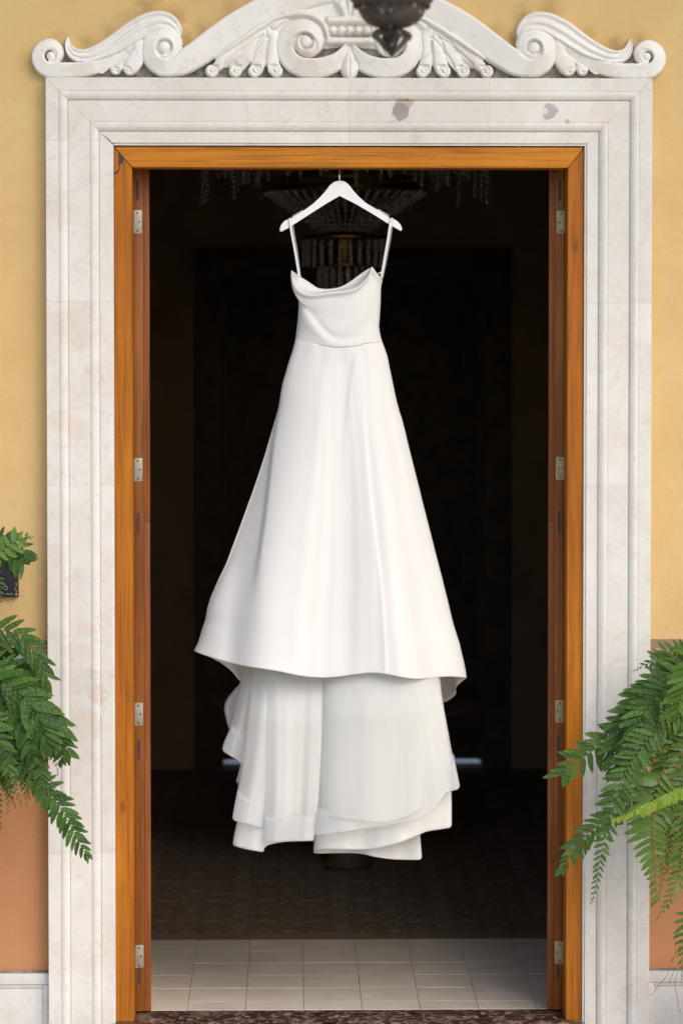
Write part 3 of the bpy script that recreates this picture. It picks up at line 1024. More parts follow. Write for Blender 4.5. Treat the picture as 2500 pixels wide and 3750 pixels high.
# backing slab
bm = bmesh.new()
half = [(178, 279), (205, 240), (232, 196), (240, 150), (262, 175), (330, 190), (440, 160), (560, 100), (640, 110), (700, 200), (760, 215), (860, 160), (1000, 90), (1130, 40), (1277, 20)]
pts = [(-(1277 - x), y) for x, y in half] + [((1277 - x), y) for x, y in half[::-1][1:]]
xc = (XL + XR) / 2
f0 = [bm.verts.new((xc + a * .000997, -0.014, ZT + (280 - b) * .000997)) for a, b in pts]
f1 = [bm.verts.new((xc + a * .000997, 0.0, ZT + (280 - b) * .000997)) for a, b in pts]
bm.faces.new(f0); bm.faces.new(f1[::-1])
for i in range(len(pts)):
    j = (i + 1) % len(pts)
    bm.faces.new((f0[i], f0[j], f1[j], f1[i]))
finish('backing_slab', bm, M['backing'], sur, None)

# ------------------------------------------------------------------ wooden frame and leaves
fr = thing('door_frame', 'orange varnished wooden door frame lining the marble surround', 'door frame', (0, 0, 0))
def prism(name, poly, y0, y1, mat, parent, bev=0.002):
    bm = bmesh.new()
    a = [bm.verts.new((x, y0, z)) for x, z in poly]
    b = [bm.verts.new((x, y1, z)) for x, z in poly]
    bm.faces.new(a); bm.faces.new(b[::-1])
    for i in range(len(poly)):
        j = (i + 1) % len(poly)
        bm.faces.new((a[i], b[i], b[j], a[j]))
    if bev:
        bmesh.ops.bevel(bm, geom=list(bm.edges), offset=bev, segments=2, affect='EDGES')
    return finish(name, bm, mat, parent)
fy0, fy1 = -0.024, 0.095
e = 0.0008
prism('jamb_board', [(FL, 0.0), (OL, 0.0), (OL, OT - e), (FL, FT - e * 2)], fy0, fy1, M['wood_z'], fr)
prism('jamb_board', [(OR_, 0.0), (FR, 0.0), (FR, FT - e * 2), (OR_, OT - e)], fy0, fy1, M['wood_z'], fr)
prism('head_board', [(FL + e * 2, FT), (FR - e * 2, FT), (OR_ - e, OT), (OL + e, OT)], fy0 - .001, fy1, M['wood_x'], fr)
# dark worn filler at the upper left mitre
for pl in ([(435, 556), (455, 580), (450, 598), (440, 600), (438, 616), (434, 600), (436, 580)], [(414, 632), (428, 628), (440, 612), (437, 626), (428, 637), (416, 637)]):
    bm = bmesh.new()
    vs = [bm.verts.new(P(x, y, fy0 - .0006)) for x, y in pl]
    vb = [bm.verts.new(P(x, y, fy0 + .002)) for x, y in pl]
    bm.faces.new(vs)
    for i in range(len(pl)):
        j = (i + 1) % len(pl)
        bm.faces.new((vs[i], vs[j], vb[j], vb[i]))
    finish('mitre_repair', bm, M['plug'], fr, None)

LY0, LY1 = 0.10, 0.80
def leafdoor(side, label, hinges, slots, hmat):
    bx = OL + 0.0005 if side < 0 else OR_ - 0.0005
    d = 1 if side < 0 else -1
    t = thing('door_leaf', label, 'door', (bx, LY0, 0.008), 'folded back door leaves')
    z1 = OT + 0.03
    zs = P(1250, 1909, LY0).z
    bevel = 0.0012
    box('edge_board', bx, bx + d * 0.0335, LY0, LY0 + .69, 0.008, z1, M['wood_r'], t, bevel)
    box('rebate_strip', bx + d * 0.0342, bx + d * 0.0565, LY0 + .003, LY0 + .69, 0.008, zs - .0006, M['wood_r2'], t, bevel)
    box('rebate_strip', bx + d * 0.0342, bx + d * 0.0565, LY0 + .003, LY0 + .69, zs + .0006, z1, M['wood_r2'], t, bevel)
    for (ya, yb) in hinges:
        za, zb = P(1250, yb, LY0).z, P(1250, ya, LY0).z
        h0, h1 = bx + d * 0.0005, bx + d * 0.0285
        hb = box('hinge', h0, h1, LY0 - .003, LY0 + .001, za, zb, hmat, t, 0.0008)
        for (u, v_) in ((.40, .12), (.66, .50), (.40, .88)):
            bm = bmesh.new()
            lathe(bm, [(0.0010, -.0042), (0.0026, -.0040), (0.0040, -.0034), (0.0042, -.002)], (h0 + (h1 - h0) * u, LY0, za + (zb - za) * v_), 12, 'Y')
            finish('screw', bm, M['screw'], hb)
        bm = bmesh.new()
        tube(bm, [(bx + d * .0005, LY0 - .005, za), (bx + d * .0005, LY0 - .005, zb)], 0.0028, 8)
        finish('knuckle', bm, hmat, hb)
    for (ya, yb) in slots:
        za, zb = P(1250, yb, LY0).z, P(1250, ya, LY0).z
        xm = bx + d * (0.0125 if side < 0 else 0.0165)
        bm = bmesh.new()
        n = 8
        pts = [(xm + .0045 * math.cos(a), zb - .0045 + .0045 * math.sin(a)) for a in np.linspace(0, math.pi, n)] + [(xm + .0045 * math.cos(a), za + .0045 + .0045 * math.sin(a)) for a in np.linspace(math.pi, 2 * math.pi, n)]
        f0 = [bm.verts.new((x, LY0 - .0008, z)) for x, z in pts]; f1 = [bm.verts.new((x, LY0 + .001, z)) for x, z in pts]
        bm.faces.new(f0)
        for i in range(len(pts)):
            j = (i + 1) % len(pts); bm.faces.new((f0[i], f0[j], f1[j], f1[i]))
        finish('slot_plug', bm, M['plug'], t, None)
    t.rotation_euler = (0, 0, R(7.5) if side < 0 else R(-7.5))
    return t
leafdoor(-1, 'left red brown door leaf folded inwards, seen on its hinged edge', [(770, 856), (1677, 1762), (2572, 2655), (3458, 3541)], [(659, 735), (1878, 1955), (2705, 2780), (3546, 3600)], M['nickel'])
leafdoor(1, 'right red brown door leaf folded inwards beside the larger hanging fern', [(771, 855), (1674, 1758), (2566, 2648), (3450, 3532)], [(657, 735), (1872, 1952), (2695, 2775), (3536, 3588)], M['brass'])

# ------------------------------------------------------------------ hanger
HY = 0.035
hg = thing('clothes_hanger', 'white wooden clothes hanger hooked over the top of the doorway', 'hanger', P(1243, 661, HY))
outl = [(1243, 661), (1223, 666), (1207, 679), (1191, 701), (1175, 723), (1146, 750), (1108, 774), (1066, 799), (1062, 808), (1057, 808), (1055, 803), (1041, 809), (1029, 824), (1024, 838), (1026, 848), (1034, 847), (1054, 836), (1083, 817), (1134, 784), (1197, 744), (1243, 714),
        (1306, 749), (1370, 787), (1433, 827), (1460, 843), (1468, 846), (1472, 838), (1465, 822), (1453, 809), (1437, 800), (1434, 805), (1428, 805), (1425, 796), (1386, 771), (1338, 746), (1312, 723), (1293, 698), (1277, 677), (1263, 665)]
bm = bmesh.new()
a = [bm.verts.new(P(x, y, HY - .007)) for x, y in outl]
b = [bm.verts.new(P(x, y, HY + .007)) for x, y in outl]
bm.faces.new(a); bm.faces.new(b[::-1])
for i in range(len(outl)):
    j = (i + 1) % len(outl); bm.faces.new((a[i], b[i], b[j], a[j]))
bmesh.ops.bevel(bm, geom=[e_ for e_ in bm.edges if abs(e_.verts[0].co.y - e_.verts[1].co.y) < 1e-4], offset=0.0028, segments=3, affect='EDGES')
finish('hanger_body', bm, M['hanger'], hg, 50)
bm = bmesh.new()
hk = [P(1243, 664, HY), P(1242, 640, HY), P(1242, 612, HY + .01), P(1243, 590, HY + .03), P(1244, 560, HY + .045)]
tube(bm, [Vector(q) for q in crom([tuple(q) for q in hk], 16)], 0.0021, 8)
finish('hook', bm, M['steel'], hg)
for (xa, ya, xb, yb) in ((1072, 793, 1106, 773), (1386, 769, 1420, 789)):
    for k in range(8):
        t = k / 7
        p = P(xa + (xb - xa) * t, ya + (yb - ya) * t, HY)
        box('grip_rib', p.x - .0014, p.x + .0014, HY - .006, HY + .006, p.z - .002, p.z + .003, M['hanger'], hg, .0005)

# ------------------------------------------------------------------ the gown
DY = 0.035
gown = thing('wedding_gown', 'white satin wedding gown with tulle underskirts hanging in the doorway', 'dress', P(1243, 800, DY))

def arr(pts): return np.array(pts, float)
def coons(top, bottom, left, right, nu, nv):
    T = crom(top, nu); Bm = crom(bottom, nu); L = crom(left, nv); Rr = crom(right, nv)
    u = np.linspace(0, 1, nu)[None, :, None]; v = np.linspace(0, 1, nv)[:, None, None]
    C = (1 - v) * T[None] + v * Bm[None] + (1 - u) * L[:, None] + u * Rr[:, None]
    C -= (1 - u) * (1 - v) * T[0] + u * (1 - v) * T[-1] + (1 - u) * v * Bm[0] + u * v * Bm[-1]
    return C, np.broadcast_to(u[..., 0], C.shape[:2]), np.broadcast_to(v[..., 0], C.shape[:2])
def pdist(C, pts):
    q = crom(pts, 90)
    best = np.full(C.shape[:2], 1e9); sd_ = np.zeros(C.shape[:2]); tt = np.zeros(C.shape[:2])
    T = np.gradient(q, axis=0); T /= np.linalg.norm(T, axis=1)[:, None] + 1e-9
    for i in range(len(q)):
        dx, dy = C[..., 0] - q[i, 0], C[..., 1] - q[i, 1]
        d = np.hypot(dx, dy); bt = d < best
        best = np.where(bt, d, best); sd_ = np.where(bt, np.sign(dx * -T[i, 1] + dy * T[i, 0]), sd_); tt = np.where(bt, i / 89, tt)
    return best, sd_, tt
def sheet(name, C, Y, mat, parent, thick=0.0015):
    nv, nu = C.shape[:2]
    verts = [tuple(P(C[j, i, 0], C[j, i, 1], Y[j, i])) for j in range(nv) for i in range(nu)]
    faces = [(j * nu + i, j * nu + i + 1, (j + 1) * nu + i + 1, (j + 1) * nu + i) for j in range(nv - 1) for i in range(nu - 1)]
    me = bpy.data.meshes.new(name); me.from_pydata(verts, [], faces)
    o = link(name, me, mat, parent, 180)
    o.location = -parent_world(parent)
    if thick:
        md = o.modifiers.new('thick', 'SOLIDIFY'); md.thickness = thick; md.offset = 0
    return o

skL = [(1083, 1240), (1070, 1289), (1056, 1331), (1046, 1366), (1035, 1404), (1028, 1442), (1024, 1471), (1018, 1500), (1006, 1544), (993, 1589), (968, 1674), (936, 1771), (908, 1850), (880, 1927), (854, 1997), (829, 2064), (803, 2118), (781, 2169), (773, 2188), (762, 2223), (754, 2265), (742, 2303), (727, 2351), (711, 2384)]
skR = [(1398, 1251), (1408, 1277), (1418, 1308), (1424, 1340), (1434, 1388), (1450, 1465), (1461, 1506), (1474, 1548), (1501, 1659), (1534, 1790), (1549, 1851), (1574, 1949), (1600, 2051), (1619, 2124), (1638, 2201), (1659, 2287), (1679, 2351), (1689, 2392), (1699, 2434), (1707, 2482)]
waist = [(1083, 1241), (1115, 1249), (1150, 1257), (1204, 1268), (1248, 1270), (1304, 1267), (1329, 1258), (1360, 1254), (1398, 1250)]
hemF = [(711, 2384), (745, 2398), (810, 2418), (890, 2438), (960, 2449), (1017, 2458), (1101, 2475), (1178, 2482), (1240, 2478), (1300, 2470), (1360, 2464), (1412, 2469), (1470, 2480), (1525, 2487), (1592, 2481), (1651, 2478), (1707, 2482)]
C, U, V = coons(waist, hemF, skL, skR, 300, 220)
prof_e = np.sqrt(np.clip(1 - (2 * U - 1) ** 2, 0, 1))
bulge = 0.065 + 0.150 * V
amp = 0.034 * V ** 1.1
fold = (np.cos((U - 0.30) * 2 * math.pi * 2.15) * 0.8 + np.cos((U - 0.77) * 2 * math.pi * 3.1) * 0.28) * amp * (0.25 + prof_e * .75)
Y = DY - bulge * prof_e - fold
Y += 0.006 * np.sin(U * 9 + V * 6) * V
xl = np.interp(C[..., 1], [1250, 1522, 1567, 1630, 1726, 1790, 1870, 1978, 2057, 2137, 2185, 2300, 2440], [1090, 1016, 1006, 997, 987, 979, 971, 956, 943, 931, 924, 915, 905])
dl = xl - C[..., 0]
fl_ = np.clip((C[..., 1] - 1500) / 120, 0, 1) * np.clip(1 - (C[..., 1] - 2000) / 480, 0.0, 1)
soft = 8 + 60 * np.clip((C[..., 1] - 2000) / 300, 0, 1) ** 1.5
Y += 0.030 * fl_ / (1 + np.exp(-np.clip(dl / soft * 3, -30, 30)))
Y -= 0.030 * V ** 1.2 * np.exp(-np.abs((C[..., 0] - xl - 40) / 120) ** 1.7)
Y += 0.022 * V ** 1.3 * np.exp(-((C[..., 0] - xl - 210) / 90) ** 2)
Y += 0.020 * V ** 1.5 * np.exp(-((C[..., 0] - xl + 60) / 45) ** 2)
xr_ = np.interp(C[..., 1], [1300, 1900, 2480], [1400, 1530, 1600])
Y += 0.020 * V * np.exp(-((C[..., 0] - xr_) / 55) ** 2)
for u0, w0, a0 in ((.36, .035, .006), (.46, .025, -.004), (.60, .03, .005), (.70, .03, -.006), (.79, .03, .006), (.885, .03, -.007), (.95, .02, .005)):
    Y -= a0 * (V * .9 + .1) * np.exp(-((U - u0 - .02 * np.sin(V * 4 + u0 * 9)) / w0) ** 2)
# the pleat line: the left side lies over the right one
pl, sd1, tt = pdist(C, [(1310, 1268), (1319, 1346), (1326, 1436), (1331, 1530), (1347, 1753), (1371, 1960), (1395, 2152), (1411, 2390), (1412, 2475)])
rgt = C[..., 0] - 0
qx = crom([(1310, 1268), (1319, 1346), (1326, 1436), (1331, 1530), (1347, 1753), (1371, 1960), (1395, 2152), (1411, 2390), (1412, 2475)], 90)
xline = np.interp(C[..., 1], qx[:, 1], qx[:, 0])
dx = C[..., 0] - xline
dep = 0.0045 + 0.004 * V
Y += np.where(dx > 0, dep * (1 - np.exp(-np.clip(dx, 0, None) / 9.0)) * np.exp(-np.clip(dx, 0, None) / (60 + 60 * V)), 0)
# wedge to the left of the pleat
qw = crom([(1306, 1272), (1290, 1330), (1276, 1430), (1262, 1560), (1250, 1760), (1246, 2000), (1246, 2480)], 60)
xw = np.interp(C[..., 1], qw[:, 1], qw[:, 0])
dw = C[..., 0] - xw
fadew = np.clip(1.1 - V * 2.0, 0.0, 1)
Y += 0.009 * fadew * np.exp(-np.abs(dw) / 80.0) / (1 + np.exp(np.clip(dw / 5.0, -30, 30))) * np.clip((C[..., 1] - 1272) / 60, 0, 1)
# softly gathered just under the waist
Y -= 0.0012 * np.cos(U * 30) * np.exp(-((V - .03) / .05) ** 2)
sheet('overskirt', C, Y, M['satin'], gown)
hemY = Y[-1].copy()
# turned hem: a slim rolled edge
Ch, Uh, Vh = coons(hemF, [(x, y - 3) for x, y in hemF], [hemF[0], (hemF[0][0], hemF[0][1] - 3)], [hemF[-1], (hemF[-1][0], hemF[-1][1] - 3)], 300, 3)

# back of the overskirt, its inside showing below the front hem
hemB = [(711, 2384), (760, 2402), (812, 2430), (850, 2460), (878, 2493), (930, 2530), (1100, 2560), (1300, 2565), (1500, 2560), (1590, 2568), (1625, 2572), (1652, 2558), (1668, 2540), (1668, 2518), (1685, 2500), (1707, 2482)]
C, U, V = coons(waist, hemB, skL, skR, 120, 90)
pe = np.sqrt(np.clip(1 - (2 * U - 1) ** 2, 0, 1))
Y = DY + (0.05 + 0.16 * V) * pe * (1 + .25 * np.cos(U * 22) * V)
sheet('overskirt_back', C, Y, M['satin'], gown)

# lining, slit in the middle
def layer(name, top, bottom, left, right, base, bul, folds, mat, nu=120, nv=90, thick=0.0012):
    C, U, V = coons(top, bottom, left, right, nu, nv)
    pe = np.sqrt(np.clip(1 - (2 * U - 1) ** 2, 0, 1))
    Y = DY + base - 0.055 - bul * pe + 0.075 * (1 - np.clip(V / 0.35, 0, 1)) ** 1.5
    for (f, ph, am) in folds:
        Y = Y - am * np.cos(2 * math.pi * (U * f - ph)) * (0.35 + 0.65 * V)
    return sheet(name, C, Y, mat, gown, thick)
layer('lining_panel', [(955, 2440), (1200, 2440)], [(853, 3088), (860, 3098), (900, 3110), (940, 3117), (963, 3119), (968, 3106), (985, 3094), (1040, 3083), (1100, 3078), (1150, 3076)],
      [(955, 2440), (945, 2600), (925, 2780), (895, 2920), (870, 3005), (857, 3060), (853, 3088)], [(1200, 2440), (1190, 2700), (1172, 2960), (1150, 3076)], -0.01, 0.05, [(1.5, .33, .014), (4, .1, .003)], M['satin'])
layer('lining_panel', [(1160, 2440), (1590, 2440)], [(1148, 3112), (1215, 3110), (1300, 3112), (1370, 3109), (1450, 3090), (1520, 3064), (1560, 3046), (1620, 3036), (1645, 3031), (1653, 3022)],
      [(1160, 2440), (1158, 2700), (1155, 2950), (1148, 3112)], [(1590, 2440), (1625, 2620), (1645, 2780), (1652, 2900), (1653, 3022)], -0.01, 0.06, [(2.2, .30, .016), (5, .2, .003)], M['satin'])
layer('lining_train', [(1180, 2700), (1520, 2700)], [(1148, 3117), (1158, 3125), (1240, 3124), (1315, 3126), (1380, 3139), (1440, 3147), (1500, 3149), (1535, 3148), (1544, 3139)],
      [(1180, 2700), (1160, 2950), (1148, 3117)], [(1520, 2700), (1530, 2950), (1544, 3139)], 0.05, 0.05, [(2.0, .1, .02)], M['satin'])
layer('lining_train', [(1560, 2445), (1640, 2445)], [(1590, 2850), (1652, 2905)], [(1560, 2445), (1590, 2850)], [(1600, 2445), (1625, 2600), (1652, 2905)], 0.10, 0.02, [], M['satin'], 20, 40)
layer('lining_train', [(900, 2445), (1000, 2445)], [(872, 2875), (868, 2862), (930, 2900)], [(900, 2445), (905, 2650), (888, 2800), (872, 2875)], [(1000, 2445), (930, 2900)], 0.12, 0.02, [], M['tulle'], 20, 40)

# tulle
layer('tulle_layer', [(880, 2425), (985, 2425)], [(836, 2662), (870, 2700), (930, 2745)], [(880, 2425), (881, 2494), (860, 2524), (832, 2560), (822, 2592), (827, 2628), (836, 2662)], [(985, 2425), (930, 2745)], 0.07, 0.02, [(3, .2, .010)], M['tulle_thin'])
layer('tulle_layer', [(895, 2425), (1010, 2425)], [(815, 2738), (820, 2752), (845, 2769), (870, 2784), (889, 2800), (950, 2830)], [(895, 2425), (885, 2500), (868, 2570), (848, 2650), (826, 2706), (815, 2738)], [(1010, 2425), (950, 2830)], 0.02, 0.03, [(2, .5, .012)], M['tulle_thin'])
layer('hem_band', [(862, 2630), (886, 2648), (912, 2680)], [(815, 2738), (820, 2752), (845, 2769), (870, 2784), (889, 2800), (896, 2800)], [(862, 2630), (848, 2662), (826, 2706), (815, 2738)], [(912, 2680), (905, 2740), (896, 2800)], -0.005, 0.012, [], M['band'], 40, 40)
layer('tulle_layer', [(925, 2430), (1200, 2430)], [(852, 2992), (858, 3003), (880, 3010), (925, 3021), (965, 3032), (1010, 3040), (1148, 3050)], [(925, 2430), (915, 2560), (898, 2720), (888, 2800), (876, 2868), (860, 2945), (852, 2992)], [(1200, 2430), (1185, 2700), (1150, 3050)], -0.045, 0.045, [(2.0, .38, .014), (6, .1, .002)], M['tulle'])
layer('hem_band', [(874, 2873), (905, 2888), (965, 2903)], [(852, 2994), (858, 3005), (880, 3012), (925, 3023), (963, 3033)], [(874, 2873), (860, 2945), (852, 2994)], [(965, 2903), (963, 3033)], -0.075, 0.020, [], M['band'], 40, 30)
layer('tulle_layer', [(965, 2430), (1185, 2430)], [(966, 3082), (1000, 3083), (1060, 3080), (1110, 3079), (1147, 3078)], [(965, 2430), (968, 2700), (966, 3082)], [(1185, 2430), (1178, 2700), (1164, 2940), (1147, 3078)], -0.085, 0.030, [(1.5, .4, .014), (5, 0, .002)], M['tulle'])
layer('hem_band', [(967, 2963), (1060, 2964), (1153, 2964)], [(966, 3084), (1060, 3082), (1147, 3080)], [(967, 2963), (966, 3084)], [(1153, 2964), (1147, 3080)], -0.110, 0.024, [], M['band'], 40, 30)
hr_ = [(1150, 3056), (1200, 3053), (1290, 3042), (1380, 3028), (1470, 3014), (1530, 2999), (1575, 2972), (1605, 2940), (1628, 2908), (1650, 2896), (1674, 2889), (1682, 2878)]
layer('tulle_layer', [(1160, 2430), (1600, 2430)], hr_, [(1160, 2430), (1166, 2600), (1160, 2850), (1150, 3056)], [(1600, 2430), (1612, 2500), (1618, 2560), (1633, 2640), (1650, 2735), (1662, 2790), (1675, 2842), (1682, 2878)], -0.055, 0.085, [(1.6, .30, .016), (4.2, .65, .003)], M['tulle'], 160, 120)
layer('hem_band', [(1602, 2795), (1630, 2777), (1661, 2762)], [(1575, 2974), (1605, 2942), (1628, 2910), (1650, 2898), (1674, 2891), (1683, 2878)], [(1602, 2795), (1598, 2880), (1575, 2974)], [(1661, 2762), (1675, 2842), (1683, 2878)], -0.09, 0.02, [], M['band'], 30, 30)
layer('hem_band', [(1153, 2942), (1220, 2936), (1300, 2925)], [(1150, 3058), (1200, 3055), (1300, 3042)], [(1153, 2942), (1150, 3058)], [(1300, 2925), (1300, 3042)], -0.110, 0.02, [], M['band'], 40, 24)
layer('tulle_layer', [(1175, 2430), (1560, 2430)], [(1170, 2985), (1300, 3005), (1420, 3010), (1520, 2975), (1585, 2915)], [(1175, 2430), (1180, 2700), (1170, 2985)], [(1560, 2430), (1600, 2650), (1585, 2915)], -0.075, 0.09, [(2.6, .1, .005)], M['tulle_thin'], 100, 80)

# bodice
lip = [(1067, 990), (1069, 1020), (1078, 1045), (1092, 1062), (1114, 1074), (1150, 1078), (1208, 1070), (1257, 1065), (1302, 1054), (1333, 1029), (1352, 1003), (1361, 978), (1378, 1000), (1400, 1027)]
bodL = [(1067, 990), (1065, 1016), (1072, 1046), (1092, 1083), (1093, 1146), (1090, 1204), (1083, 1241)]
bodR = [(1400, 1027), (1394, 1056), (1393, 1101), (1389, 1168), (1387, 1195), (1392, 1228), (1398, 1250)]
C, U, V = coons(lip, waist, bodL, bodR, 200, 110)
pe = np.sqrt(np.clip(1 - (2 * U - 1) ** 2, 0, 1))
Y = DY - (0.075 - 0.010 * V) * pe ** (.8 + .2 * V)
def crease(C, pts, wid, am, asym=1.0):
    d, s_, t = pdist(C, pts)
    f = np.sin(np.clip(t, 0.02, .98) * math.pi) ** .5
    ds = d * s_
    return am * f * (np.exp(-(ds / wid) ** 2) + asym * np.exp(-((ds - wid * 1.6) / (wid * 1.4)) ** 2) * -1)
Y += crease(C, [(1088, 1075), (1118, 1120), (1158, 1172), (1190, 1210), (1225, 1236), (1270, 1240), (1320, 1222)], 15, 0.0045, 1.0)
Y += crease(C, [(1100, 1090), (1150, 1140), (1210, 1165), (1280, 1150), (1340, 1090), (1375, 1020)], 28, 0.0025, 0.8)
Y += crease(C, [(1392, 1075), (1365, 1140), (1330, 1200), (1305, 1235)], 20, 0.003, 0.8)
Y += crease(C, [(1361, 985), (1340, 1040), (1290, 1090), (1230, 1110)], 22, 0.003, 0.8)
Y -= 0.012 * np.exp(-((V - 0.02) / .05) ** 2) * pe
sheet('bodice', C, Y, M['satin'], gown)
# cowl facing
inner = [(1067, 990), (1082, 1000), (1100, 1013), (1132, 1034), (1166, 1055), (1208, 1058), (1248, 1050), (1284, 1030), (1328, 998), (1361, 978)]
lip2 = [(1067, 990), (1069, 1022), (1078, 1047), (1092, 1064), (1114, 1077), (1150, 1082), (1208, 1074), (1257, 1069), (1302, 1057), (1333, 1032), (1352, 1006), (1361, 978)]
C, U, V = coons(inner, lip2, [(1067, 990), (1067, 990.5)], [(1361, 978), (1361, 978.5)], 120, 24)
pe = np.sqrt(np.clip(1 - (2 * U - 1) ** 2, 0, 1))
Y = DY - (0.010 + 0.068 * V ** 1.2) * pe ** .7 + 0.02 * np.sin(V * math.pi) * pe
sheet('cowl_facing', C, Y, M['satin'], gown)
# back of the bodice
C, U, V = coons([(1070, 1040), (1140, 1095), (1250, 1105), (1340, 1085), (1398, 1030)], waist, [(1070, 1040), (1092, 1083), (1093, 1146), (1083, 1241)], bodR, 60, 50)
pe = np.sqrt(np.clip(1 - (2 * U - 1) ** 2, 0, 1))
sheet('bodice_back', C, DY + 0.06 * pe, M['satin'], gown)
# waist seam
q = crom(waist, 90)
uu = np.linspace(0, 1, 90)
bm = bmesh.new()
tube(bm, [P(a_[0], a_[1], DY - 0.065 * math.sqrt(max(0, 1 - (2 * u_ - 1) ** 2)) + .0003) for a_, u_ in zip(q, uu)], 0.0015, 6)
finish('waist_seam', bm, M['satin'], gown, 180)
# straps
def ribbon(name, pts, wid, mat, Ys):
    q = crom(pts, 20)
    bm = bmesh.new()
    row = []
    for i, p_ in enumerate(q):
        y = Ys[0] + (Ys[1] - Ys[0]) * i / 19
        row.append((bm.verts.new(P(p_[0] - wid / 2, p_[1], y - .001)), bm.verts.new(P(p_[0], p_[1], y - .003)), bm.verts.new(P(p_[0] + wid / 2, p_[1], y))))
    for a_, b_ in zip(row[:-1], row[1:]):
        bm.faces.new((a_[0], a_[1], b_[1], b_[0])); bm.faces.new((a_[1], a_[2], b_[2], b_[1]))
    o = finish(name, bm, mat, gown, 180)
    md = o.modifiers.new('thick', 'SOLIDIFY'); md.thickness = 0.0012
    return o
ribbon('strap', [(1060, 800), (1067, 850), (1080, 920), (1096, 1016)], 8.5, M['hanger'], (HY - .010, DY - .03))
ribbon('strap', [(1067, 803), (1074, 850), (1086, 920), (1099, 1020)], 7, M['clear'], (HY - .004, DY + .02))
ribbon('strap', [(1431, 802), (1421, 870), (1409, 940), (1398, 1000), (1393, 1022)], 8.5, M['hanger'], (HY - .010, DY - .02))
ribbon('strap', [(1437, 803), (1428, 870), (1415, 940), (1403, 1000), (1398, 1024)], 6, M['clear'], (HY - .004, DY + .01))
for (x0_, y0_) in ((1063, 801), (1434, 801)):
    bm = bmesh.new()
    tube(bm, [P(x0_ - 3, y0_ + 6, HY - .010), P(x0_ - 2, y0_ - 1, HY - .009), P(x0_, y0_ - 2, HY), P(x0_ + 3, y0_ - 1, HY + .009), P(x0_ + 4, y0_ + 6, HY + .010)], .0022, 6)
    finish('strap_loop', bm, M['hanger'], gown, 180)
bm = bmesh.new()
for k in range(7):
    tube(bm, [P(1404 + random.uniform(-3, 3), 997, DY - .02), P(1392 + random.uniform(-4, 4), 1000 + random.uniform(-4, 4), DY - .025), P(1380 + random.uniform(-3, 3), 1004 + random.uniform(-5, 6), DY - .02)], .0007, 4)
finish('strap_knot', bm, M['hanger'], gown, 180)

# ------------------------------------------------------------------ lantern hanging in front
LYY = -2.5
lc = P(1434, 100, LYY)
lp = (LYY + D) / F
ln = thing('lantern', 'weathered bronze lantern with leafy finial hanging before the scrolled top', 'lantern', (lc.x, LYY, lc.z))
def lz(y): return P(1434, y, LYY).z
bm = bmesh.new()
lathe(bm, [(20 * lp, lz(106)), (38 * lp, lz(104)), (66 * lp, lz(97)), (95 * lp, lz(82)), (112 * lp, lz(62)), (122 * lp, lz(40)), (127 * lp, lz(30)), (124 * lp, lz(27)), (133 * lp, lz(22)), (146 * lp, lz(8)), (160 * lp, lz(-10)), (176 * lp, lz(-40)), (186 * lp, lz(-80)), (186 * lp, lz(-92)), (178 * lp, lz(-92)), (160 * lp, lz(-50))], (lc.x, LYY, 0), 64)
finish('bowl', bm, M['lantern'], ln, 40)
bm = bmesh.new()
lathe(bm, [(36 * lp, lz(104)), (28 * lp, lz(112)), (20 * lp, lz(122)), (12 * lp, lz(145)), (11 * lp, lz(175)), (17 * lp, lz(186)), (14 * lp, lz(196)), (3 * lp, lz(209))], (lc.x, LYY, 0), 24)
finish('finial', bm, M['lantern'], ln, 60)
for k in range(4):
    a = R(20 + 90 * k)
    bm = bmesh.new()
    q = crom([(22, 108), (45, 118), (64, 126), (70, 134), (58, 140), (40, 160), (24, 180), (10, 190)], 22)
    rr = [13 - 9 * abs(i / 21 - .25) for i in range(22)]
    tube(bm, [(lc.x + p_[0] * lp * math.cos(a), LYY + p_[0] * lp * math.sin(a), lz(p_[1])) for p_ in q], [r_ * lp for r_ in rr], 8)
    finish('finial_leaf', bm, M['lantern'], ln, 60)
for k in range(24):
    a = 2 * math.pi * k / 24
    bm = bmesh.new()
    bead(bm, (lc.x + 135 * lp * math.cos(a), LYY + 135 * lp * math.sin(a), lz(23)), 0.006)
    finish('rim_bead', bm, M['lantern'], ln, None)
for k in range(3):
    a = R(30 + 120 * k)
    bm = bmesh.new()
    tube(bm, [(lc.x + 180 * lp * math.cos(a), LYY + 180 * lp * math.sin(a), lz(-90)), (lc.x, LYY, lz(-700))], .004, 6)
    finish('chain', bm, M['lantern'], ln)
bm = bmesh.new(); tube(bm, [(lc.x, LYY, lz(-690)), (lc.x, LYY, 7.0)], .006, 6); finish('rod', bm, M['lantern'], ln)

# ------------------------------------------------------------------ black board on the wall, left edge
bx0, bx1 = P(-170, 2100, 0).x, P(70, 2100, 0).x
bz0, bz1 = P(70, 2185, 0).z, P(70, 1962, 0).z
bd = thing('wall_plaque', 'small black square plaque with pale curled ornament on the ochre wall', 'plaque', ((bx0 + bx1) / 2, 0, bz0))
box('board', bx0, bx1, -0.022, -0.0005, bz0, bz1, M['board'], bd, 0.002)
def mark(pts, r=.0011):
    bm = bmesh.new()
    q = crom(pts, 16)
    tube(bm, [P(a_[0], a_[1], -0.0222) for a_ in q], r, 4)
    finish('painted_ornament', bm, M['paint_mark'], bd, 180)
mark([(56, 2140), (61, 2137), (64, 2143), (60, 2147)]); mark([(60, 2150), (55, 2157), (60, 2163), (63, 2168)])
mark([(22, 2178), (28, 2174), (34, 2178), (42, 2173), (48, 2178)]); mark([(54, 2174), (66, 2180)]); mark([(55, 2182), (66, 2173)]); mark([(60, 2170), (61, 2184)])
mark([(12, 2150), (22, 2146), (28, 2153), (24, 2159), (17, 2156)])

